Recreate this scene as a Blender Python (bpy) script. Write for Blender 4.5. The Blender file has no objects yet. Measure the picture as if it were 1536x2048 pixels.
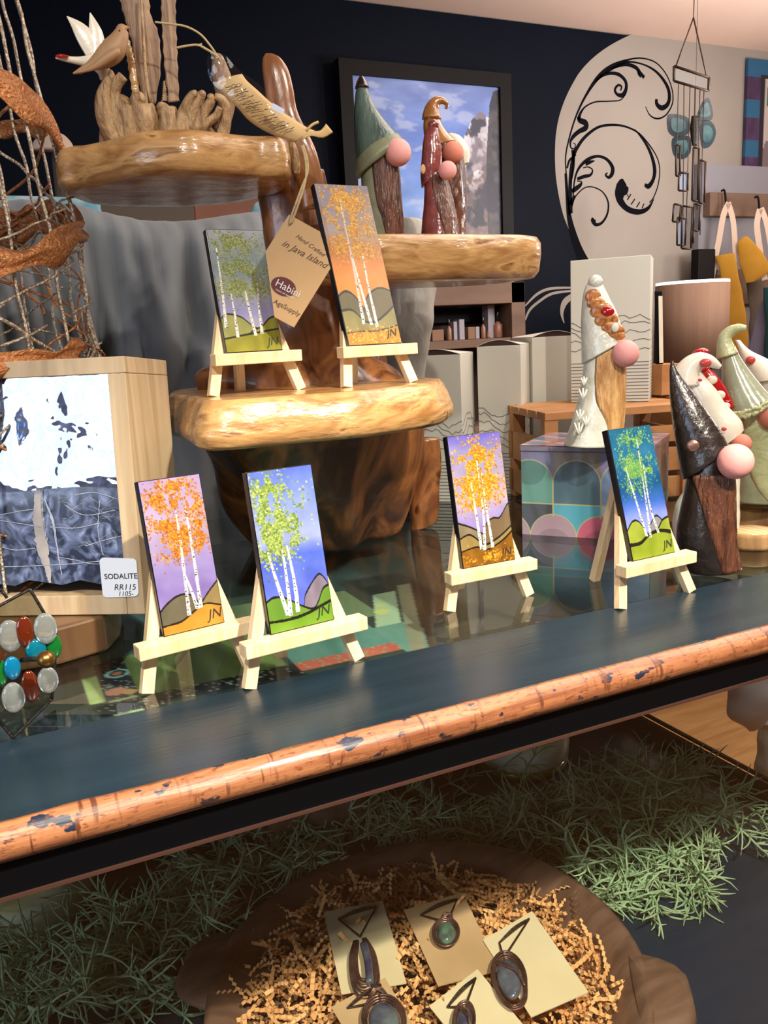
import bpy, math, random
import numpy as np
from math import sin, cos, pi, radians, sqrt, atan2
from mathutils import Vector as V, Matrix, noise

random.seed(7)
SC = bpy.context.scene
COL = SC.collection

# ------------------------------------------------------------------ camera, world, lights
F = 1700.0
PITCH, ROLL, YAW = radians(11.7), radians(2.9), radians(24.6)
CAM = V((0, 0, 1.30))
_fh = V((sin(YAW), cos(YAW), 0)); _H = V((cos(YAW), -sin(YAW), 0)); _Z = V((0, 0, 1))
FW = _fh * cos(PITCH) - _Z * sin(PITCH)
_U0 = _fh * sin(PITCH) + _Z * cos(PITCH)
RT = _H * cos(ROLL) - _U0 * sin(ROLL)
UP = _H * sin(ROLL) + _U0 * cos(ROLL)
cd = bpy.data.cameras.new('camera'); cam = bpy.data.objects.new('camera', cd); COL.objects.link(cam)
cd.sensor_fit = 'VERTICAL'; cd.sensor_height = 36; cd.lens = 36 * F / 2048
cd.clip_start = .02
mw = Matrix((RT, UP, -FW)).transposed().to_4x4(); mw.translation = CAM
cam.matrix_world = mw
SC.camera = cam

SC.view_settings.view_transform = 'Standard'; SC.view_settings.look = 'None'
SC.view_settings.gamma = 1; SC.view_settings.use_curve_mapping = False
SC.view_settings.exposure = 0.0

w = bpy.data.worlds.new('world'); SC.world = w; w.use_nodes = True
w.node_tree.nodes['Background'].inputs[0].default_value = (.75, .82, 1, 1)
w.node_tree.nodes['Background'].inputs[1].default_value = 0.08

def spot(name, loc, tgt, power, col=(1, .80, .58), ang=60, blend=.5, r=.03):
    l = bpy.data.lights.new(name, 'SPOT'); l.energy = power; l.color = col
    l.spot_size = radians(ang); l.spot_blend = blend; l.shadow_soft_size = r
    o = bpy.data.objects.new(name, l); COL.objects.link(o); o.location = loc
    o.rotation_euler = (V(tgt) - V(loc)).to_track_quat('-Z', 'Y').to_euler(); return o
def area(name, loc, tgt, power, col, sx, sy):
    l = bpy.data.lights.new(name, 'AREA'); l.energy = power; l.color = col
    l.shape = 'RECTANGLE'; l.size = sx; l.size_y = sy
    o = bpy.data.objects.new(name, l); COL.objects.link(o); o.location = loc
    o.rotation_euler = (V(tgt) - V(loc)).to_track_quat('-Z', 'Y').to_euler(); return o
spot('track_and_fill_spot', (.62, -.42, 2.25), (.45, .95, 1.15), 58, (1, .93, .82), 62, .5, .022)
spot('track_and_fill_spot', (-.25, -.55, 2.25), (.2, 1.0, 1.42), 42, (1, .94, .84), 60, .6, .03)
spot('track_and_fill_spot', (1.35, .0, 2.25), (1.05, 1.1, 1.1), 32, (1, .93, .82), 65, .6, .03)
spot('track_and_fill_spot', (2.1, 1.0, 2.28), (1.6, 2.7, 1.8), 26, (1, .90, .80), 100, .9, .05)
spot('track_and_fill_spot', (-.25, -.42, 2.2), (.12, .85, .50), 80, (1, .92, .78), 44, .7, .03)  # added fill spot, brightens the greenery at the left of the case
spot('track_and_fill_spot', (.55, -.36, 2.2), (.36, .85, .50), 165, (1, .88, .70), 46, .5, .02)
area('window_daylight', (-2.6, -.5, 1.6), (.4, 1.0, 1.2), 24, (.72, .84, 1), 1.8, 1.1)
area('added_room_fill', (1.6, .9, 2.3), (1.6, .9, 0), 30, (1, .88, .78), 1.6, 1.2)  # added general fill for the room, no panel fitted there
l = bpy.data.lights.new('added_ceiling_wall_fill', 'POINT'); l.energy = 22; l.color = (1, .86, .76); l.shadow_soft_size = .12  # added unseen point light that brightens the ceiling and pale wall
o = bpy.data.objects.new('added_ceiling_wall_fill', l); COL.objects.link(o); o.location = (3.2, 1.5, 1.72)

area('added_ceiling_uplight', (2.4, 1.5, 1.75), (2.0, 2.0, 2.34), 20, (1, .93, .90), .5, .5)  # added upward area light to brighten the ceiling, no lamp stands here

# ------------------------------------------------------------------ picture-to-place helpers
def ray(px, py): return RT * ((px - 768) / F) - UP * ((py - 1024) / F) + FW
def at(px, py, x=None, y=None, z=None, d=None):
    r = ray(px, py)
    t = (x - CAM.x) / r.x if x is not None else (y - CAM.y) / r.y if y is not None else (z - CAM.z) / r.z if z is not None else d
    return CAM + r * t
def onplane(px, py, P0, N):
    r = ray(px, py); return CAM + r * ((P0 - CAM).dot(N) / r.dot(N))
class PL:
    """upright plane through a point of the place, facing the viewer's side"""
    def __init__(s, P0):
        s.P0 = V(P0); s.n = V((P0[0] - CAM.x, P0[1] - CAM.y, 0)).normalized(); s.h = V((s.n.y, -s.n.x, 0))
        s.d = (s.P0 - CAM).dot(FW); s.m = s.d / F          # metres per pixel
    def t(s, px, py, off=0): return onplane(px, py, s.P0 - s.n * off, s.n)

def cr(pts, n, closed=False):
    """Catmull-Rom through tuples, n samples"""
    P = [np.array(p, float) for p in pts]; m = len(P); out = []
    if m == 1: return [tuple(P[0])] * n
    segs = m if closed else m - 1
    for i in range(n):
        t = i / n * segs if closed else i / (n - 1) * segs
        k = min(int(t), segs - 1); f = t - k
        g = (lambda j: P[j % m]) if closed else (lambda j: P[max(0, min(m - 1, j))])
        p0, p1, p2, p3 = g(k - 1), g(k), g(k + 1), g(k + 2)
        out.append(tuple(.5 * (2 * p1 + (p2 - p0) * f + (2 * p0 - 5 * p1 + 4 * p2 - p3) * f * f + (3 * p1 - p0 - 3 * p2 + p3) * f ** 3)))
    return out

# ------------------------------------------------------------------ materials
def lin(c): return tuple((v / 255 / 12.92 if v / 255 <= .04045 else ((v / 255 + .055) / 1.055) ** 2.4) for v in c[:3]) + (1,)
def mat(name, c, rough=.5, metal=0, c2=None, ns=8, st=(1, 1, 1), det=4, lo=.35, hi=.65, bump=0, bs=None, bst=None, coat=0, c3=None, dist=0,
        sheen=0, alpha=1, kind='noise', spec=.5, rot=(0, 0, 0), emit=0, trans=0, bdist=.004, coords='Object'):
    m = bpy.data.materials.new(name); m.use_nodes = True; nt = m.node_tree; N = nt.nodes; L = nt.links
    b = N['Principled BSDF']; b.inputs['Base Color'].default_value = lin(c); b.inputs['Roughness'].default_value = rough
    b.inputs['Metallic'].default_value = metal; b.inputs['Coat Weight'].default_value = coat; b.inputs['Coat Roughness'].default_value = .06
    b.inputs['Specular IOR Level'].default_value = spec; b.inputs['Sheen Weight'].default_value = sheen
    b.inputs['Alpha'].default_value = alpha; b.inputs['Transmission Weight'].default_value = trans
    if emit: b.inputs['Emission Color'].default_value = lin(c); b.inputs['Emission Strength'].default_value = emit
    if kind == 'vcol':
        a = N.new('ShaderNodeVertexColor'); a.layer_name = 'Col'; L.new(a.outputs[0], b.inputs['Base Color'])
    tc = N.new('ShaderNodeTexCoord')
    def mapped(stv):
        mp = N.new('ShaderNodeMapping'); mp.inputs['Scale'].default_value = stv; mp.inputs['Rotation'].default_value = rot
        L.new(tc.outputs[coords], mp.inputs[0]); return mp.outputs[0]
    if c2 is not None:
        if kind == 'wave':
            t = N.new('ShaderNodeTexWave'); t.inputs['Scale'].default_value = ns; t.inputs['Distortion'].default_value = dist or 6
            t.inputs['Detail'].default_value = det; t.inputs['Detail Scale'].default_value = 1.2; o = t.outputs['Fac']
        elif kind == 'voronoi':
            t = N.new('ShaderNodeTexVoronoi'); t.inputs['Scale'].default_value = ns; o = t.outputs['Distance']
        else:
            t = N.new('ShaderNodeTexNoise'); t.inputs['Scale'].default_value = ns; t.inputs['Detail'].default_value = det
            t.inputs['Distortion'].default_value = dist; o = t.outputs['Fac']
        L.new(mapped(st), t.inputs['Vector'])
        r = N.new('ShaderNodeValToRGB'); e = r.color_ramp.elements
        e[0].position = lo; e[0].color = lin(c); e[1].position = hi; e[1].color = lin(c2)
        if c3 is not None:
            q = e.new(min(.99, hi + .12)); q.color = lin(c3)
        L.new(o, r.inputs[0]); L.new(r.outputs[0], b.inputs['Base Color'])
    if bump:
        t = N.new('ShaderNodeTexNoise'); t.inputs['Scale'].default_value = bs or ns; t.inputs['Detail'].default_value = 5
        L.new(mapped(bst or st), t.inputs['Vector'])
        bp = N.new('ShaderNodeBump'); bp.inputs['Strength'].default_value = bump; bp.inputs['Distance'].default_value = bdist
        L.new(t.outputs['Fac'], bp.inputs['Height']); L.new(bp.outputs[0], b.inputs['Normal'])
        if coat: L.new(bp.outputs[0], b.inputs['Coat Normal'])
    return m
def glassy(name, tint=(255, 255, 255), refl=1.0, rough=.0, bump=0, bs=20, ior=1.5, base=.0):
    """thin clear sheet: straight-through transparency with Fresnel reflection"""
    m = bpy.data.materials.new(name); m.use_nodes = True; nt = m.node_tree; N = nt.nodes; L = nt.links; N.clear()
    o = N.new('ShaderNodeOutputMaterial'); mx = N.new('ShaderNodeMixShader'); t = N.new('ShaderNodeBsdfTransparent'); g = N.new('ShaderNodeBsdfGlossy')
    t.inputs[0].default_value = lin(tint); g.inputs['Roughness'].default_value = rough
    fr = N.new('ShaderNodeLayerWeight'); fr.inputs[0].default_value = .5
    pw = N.new('ShaderNodeMath'); pw.operation = 'POWER'; pw.inputs[1].default_value = 4.6; L.new(fr.outputs['Facing'], pw.inputs[0])
    ma = N.new('ShaderNodeMath'); ma.operation = 'MULTIPLY_ADD'; ma.inputs[1].default_value = refl * .95; ma.inputs[2].default_value = .04 * refl + base; ma.use_clamp = True
    L.new(pw.outputs[0], ma.inputs[0]); L.new(ma.outputs[0], mx.inputs[0]); L.new(t.outputs[0], mx.inputs[1]); L.new(g.outputs[0], mx.inputs[2]); L.new(mx.outputs[0], o.inputs[0])
    if bump:
        tc = N.new('ShaderNodeTexCoord'); n = N.new('ShaderNodeTexNoise'); n.inputs['Scale'].default_value = bs; n.inputs['Detail'].default_value = 3
        bp = N.new('ShaderNodeBump'); bp.inputs['Strength'].default_value = bump; bp.inputs['Distance'].default_value = .01
        L.new(tc.outputs['Object'], n.inputs['Vector']); L.new(n.outputs['Fac'], bp.inputs['Height']); L.new(bp.outputs[0], g.inputs['Normal'])
    return m

# ------------------------------------------------------------------ mesh helpers
class MB:
    def __init__(s): s.v = []; s.f = []; s.m = []; s.s = []
    def add(s, vs, fs, mi=0, sm=False):
        k = len(s.v); s.v += [tuple(v) for v in vs]
        for f in fs: s.f.append([i + k for i in f]); s.m.append(mi); s.s.append(sm)
    def box(s, c, sz, R=None, mi=0):
        c = V(c); R = R or Matrix.Identity(3); h = V(sz) / 2
        vs = [c + R @ V((x * h.x, y * h.y, z * h.z)) for x in (-1, 1) for y in (-1, 1) for z in (-1, 1)]
        s.add(vs, [(0, 1, 3, 2), (4, 6, 7, 5), (0, 4, 5, 1), (2, 3, 7, 6), (0, 2, 6, 4), (1, 5, 7, 3)], mi)
    def hexa(s, a, b, mi=0):
        """a, b: matching loops of points (start face, end face)"""
        n = len(a); s.add(list(a) + list(b), [tuple(range(n))[::-1], tuple(range(n, 2 * n))] + [(i, (i + 1) % n, n + (i + 1) % n, n + i) for i in range(n)], mi)
    def prism(s, pts, d, mi=0): d = V(d); s.hexa([V(p) for p in pts], [V(p) + d for p in pts], mi)
    def bar(s, p, q, wd, th, up=(0, 0, 1), mi=0):
        p, q = V(p), V(q); t = (q - p).normalized(); sd = t.cross(V(up)).normalized(); u = sd.cross(t)
        r = lambda o: [o + sd * wd / 2 + u * th / 2, o - sd * wd / 2 + u * th / 2, o - sd * wd / 2 - u * th / 2, o + sd * wd / 2 - u * th / 2]
        s.hexa(r(p), r(q), mi)
    def rings(s, R, mi=0, sm=True, closed=True, c0=True, c1=True):
        n = len(R[0]); vs = [p for r in R for p in r]; fs = []
        for i in range(len(R) - 1):
            for j in range(n if closed else n - 1): fs.append((i * n + j, i * n + (j + 1) % n, (i + 1) * n + (j + 1) % n, (i + 1) * n + j))
        if closed and c0: fs.append(tuple(range(n))[::-1])
        if closed and c1: fs.append(tuple(range((len(R) - 1) * n, len(R) * n)))
        s.add(vs, fs, mi, sm)
    def tube(s, pts, r, n=8, mi=0, seg=None, flat=1, sm=True):
        """pts: points; r: radius or list"""
        rr = r if isinstance(r, (list, tuple)) else [r] * len(pts)
        q = [(p[0], p[1], p[2], a) for p, a in zip(pts, rr)]
        if seg: q = cr(q, seg)
        P = [V(a[:3]) for a in q]; R = []; nrm = None
        for i, p in enumerate(P):
            t = (P[min(i + 1, len(P) - 1)] - P[max(i - 1, 0)])
            t = t.normalized() if t.length > 1e-9 else V((0, 0, 1))
            if nrm is None: nrm = t.cross(V((0, 1, 0)) if abs(t.y) < .9 else V((1, 0, 0))).normalized()
            nrm = (nrm - t * nrm.dot(t)).normalized(); b = t.cross(nrm)
            R.append([p + (nrm * cos(2 * pi * j / n) + b * sin(2 * pi * j / n) * flat) * max(q[i][3], 1e-5) for j in range(n)])
        s.rings(R, mi, sm)
    def sphere(s, c, r, n=24, k=14, mi=0, R=None, wob=0, sc=8):
        c = V(c); r = V((r, r, r)) if not hasattr(r, '__len__') else V(r); R = R or Matrix.Identity(3); rg = []
        for i in range(k + 1):
            a = pi * i / k; a = min(max(a, .02), pi - .02); ring = []
            for j in range(n):
                q = V((sin(a) * cos(2 * pi * j / n) * r.x, sin(a) * sin(2 * pi * j / n) * r.y, cos(a) * r.z))
                if wob: q *= 1 + wob * noise.noise(q * sc + c * 7)
                ring.append(c + R @ q)
            rg.append(ring)
        s.rings(rg[::-1], mi)
    def lathe(s, c, prof, n=40, mi=0, sy=1, R=None, caps=True):
        c = V(c); R = R or Matrix.Identity(3)
        s.rings([[c + R @ V((r * cos(2 * pi * j / n), r * sy * sin(2 * pi * j / n), z)) for j in range(n)] for r, z in prof], mi, c0=caps, c1=caps)

WM = {}
def setp(o, label=None, cat=None, group=None, kind=None):
    if label: o['label'] = label
    if cat: o['category'] = cat
    if group: o['group'] = group
    if kind: o['kind'] = kind
    return o
def thing(name, label, cat, loc=(0, 0, 0), rz=0, group=None):
    o = bpy.data.objects.new(name, None); COL.objects.link(o); o.empty_display_size = .03
    o.location = loc; o.rotation_euler = (0, 0, rz); WM[o] = Matrix.Translation(V(loc)) @ Matrix.Rotation(rz, 4, 'Z')
    return setp(o, label, cat, group)
def mk(name, mb, mats, parent=None, bevel=0, sub=0, solid=0, local=False, disp=None, soff=0, bseg=2):
    me = bpy.data.meshes.new(name); vs = mb.v
    o = bpy.data.objects.new(name, me); COL.objects.link(o)
    A = np.array(vs, dtype=float)
    if parent is not None:
        o.parent = parent; WM[o] = WM[parent]
        if not local:
            Mi = np.array(WM[parent].inverted()); A = A @ Mi[:3, :3].T + Mi[:3, 3]
    elif not local:
        base = np.array([(A[:, 0].min() + A[:, 0].max()) / 2, (A[:, 1].min() + A[:, 1].max()) / 2, A[:, 2].min()])
        A = A - base; o.location = base; WM[o] = Matrix.Translation(V(base))
    me.from_pydata([tuple(a) for a in A], [], mb.f)
    ms = mats if isinstance(mats, (list, tuple)) else [mats]
    for m in ms: me.materials.append(m)
    me.polygons.foreach_set('material_index', mb.m); me.polygons.foreach_set('use_smooth', mb.s)
    me.validate(); me.update()
    if solid: q = o.modifiers.new('solid', 'SOLIDIFY'); q.thickness = solid; q.offset = soff
    if bevel: q = o.modifiers.new('bevel', 'BEVEL'); q.width = bevel; q.segments = bseg; q.limit_method = 'ANGLE'; q.angle_limit = radians(40)
    if sub: q = o.modifiers.new('sub', 'SUBSURF'); q.levels = sub; q.render_levels = sub
    return o
def ringsweep(pl, pairs, k=1, n=24, seg=24, arc=None, scale=1, lump=0, ls=30, off=0, closed=True):
    """pairs of pixel end points (lx,ly,rx,ry) -> real round rings about the middle; arc: function f(0..1) -> (a0,a1)"""
    q = cr(pairs, seg) if seg else pairs; R = []
    for i, (lx, ly, rx, ry) in enumerate(q):
        A, B = pl.t(lx, ly, off), pl.t(rx, ry, off); c = (A + B) / 2; a = (B - A) / 2 * scale; b = -pl.n * a.length * k
        a0, a1 = (0, 2 * pi) if arc is None else arc(i / (len(q) - 1)); ring = []
        m = n if arc is None else n + 1
        for j in range(m):
            th = a0 + (a1 - a0) * j / n
            p = a * cos(th) + b * sin(th)
            if lump: p *= 1 + lump * noise.noise((c + p) * ls)
            ring.append(c + p)
        R.append(ring)
    return R
def slab(mb, outline, layers, mi=0, n=72, lump=0):
    pts = cr(outline, n, closed=True); c = np.mean(np.array(pts), axis=0); R = []
    for z, off in layers:
        ring = []
        for x, y in pts:
            d = V((x - c[0], y - c[1], 0)); L = d.length; u = d / L
            o = off + lump * noise.noise(V((x * 14, y * 14, z * 10)))
            p = V((c[0], c[1], z)) + u * (L + o); ring.append(p)
        R.append(ring)
    mb.rings(R, mi)
_txt = {}
def text(mb, s, O, X, U, size, mi=0, align='LEFT', lift=.0003, shear=0, bold=0):
    cu = bpy.data.curves.new('t', 'FONT'); cu.body = s; cu.size = 1; cu.align_x = align; cu.shear = shear; cu.offset = bold; cu.resolution_u = 3
    ob = bpy.data.objects.new('t', cu); COL.objects.link(ob)
    me = bpy.data.meshes.new_from_object(ob.evaluated_get(bpy.context.evaluated_depsgraph_get()))
    X = V(X).normalized(); U = V(U).normalized(); Nn = X.cross(U)
    mb.add([V(O) + X * v.co.x * size + U * v.co.y * size + Nn * lift for v in me.vertices], [tuple(p.vertices) for p in me.polygons], mi)
    bpy.data.objects.remove(ob); bpy.data.curves.remove(cu); bpy.data.meshes.remove(me)
def stroke(mb, pts, wid, N, mi=0, seg=None, sc=1):
    """flat tapered line on a surface; pts V, wid list"""
    q = [(p[0], p[1], p[2], a) for p, a in zip(pts, wid)]
    if seg: q = cr(q, seg)
    P = [V(a[:3]) for a in q]; L = []; Rr = []
    for i, p in enumerate(P):
        t = (P[min(i + 1, len(P) - 1)] - P[max(i - 1, 0)]).normalized(); sd = t.cross(N).normalized() * max(q[i][3], 1e-5) * sc / 2
        L.append(p + sd); Rr.append(p - sd)
    n = len(P); mb.add(L + Rr, [(i, i + 1, n + i + 1, n + i) for i in range(n - 1)], mi)
def raster(name, img, O, X, Uv, mt, parent=None, lift=0):
    """painted surface: colour per vertex; img (h,w,3) sRGB 0-255 with row 0 at the top; O = top-left corner, X right edge vector, Uv down edge vector"""
    h, wd = img.shape[:2]
    X, Uv, O = np.array(X), np.array(Uv), np.array(O); Nn = np.cross(Uv, X); Nn = Nn / np.linalg.norm(Nn)
    a, b = np.meshgrid(np.linspace(0, 1, wd), np.linspace(0, 1, h))
    P = O + a[..., None] * X + b[..., None] * Uv + Nn * lift
    mb = MB(); mb.v = [tuple(p) for p in P.reshape(-1, 3)]
    i = np.arange(h - 1)[:, None] * wd + np.arange(wd - 1)[None]; i = i.ravel()
    mb.f = np.stack([i, i + wd, i + wd + 1, i + 1], 1).tolist(); mb.m = [0] * len(mb.f); mb.s = [False] * len(mb.f)
    o = mk(name, mb, mt, parent)
    at_ = o.data.color_attributes.new('Col', 'FLOAT_COLOR', 'POINT')
    c = np.clip(img.reshape(-1, 3) / 255., 0, 1); l = np.where(c <= .04045, c / 12.92, ((c + .055) / 1.055) ** 2.4)
    at_.data.foreach_set('color', np.concatenate([l, np.ones((len(l), 1))], 1).astype(np.float32).ravel())
    return o
# small numpy noise for paintings
RG = np.random.RandomState(5)
def vn(h, w_, sx, sy, seed=0, oct=3):
    out = np.zeros((h, w_)); amp = 1; tot = 0; r = np.random.RandomState(seed)
    for o in range(oct):
        gy, gx = int(sy * 2 ** o) + 2, int(sx * 2 ** o) + 2; g = r.rand(gy, gx)
        y = np.linspace(0, gy - 1.001, h); x = np.linspace(0, gx - 1.001, w_); yi = y.astype(int); xi = x.astype(int); fy = (y - yi)[:, None]; fx = (x - xi)[None]
        fy = fy * fy * (3 - 2 * fy); fx = fx * fx * (3 - 2 * fx)
        v = g[yi][:, xi] * (1 - fy) * (1 - fx) + g[yi + 1][:, xi] * fy * (1 - fx) + g[yi][:, xi + 1] * (1 - fy) * fx + g[yi + 1][:, xi + 1] * fy * fx
        out += v * amp; tot += amp; amp *= .5
    return out / tot
def mixc(img, mask, c): img[:] = img * (1 - mask[..., None]) + np.array(c, float) * mask[..., None]

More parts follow.
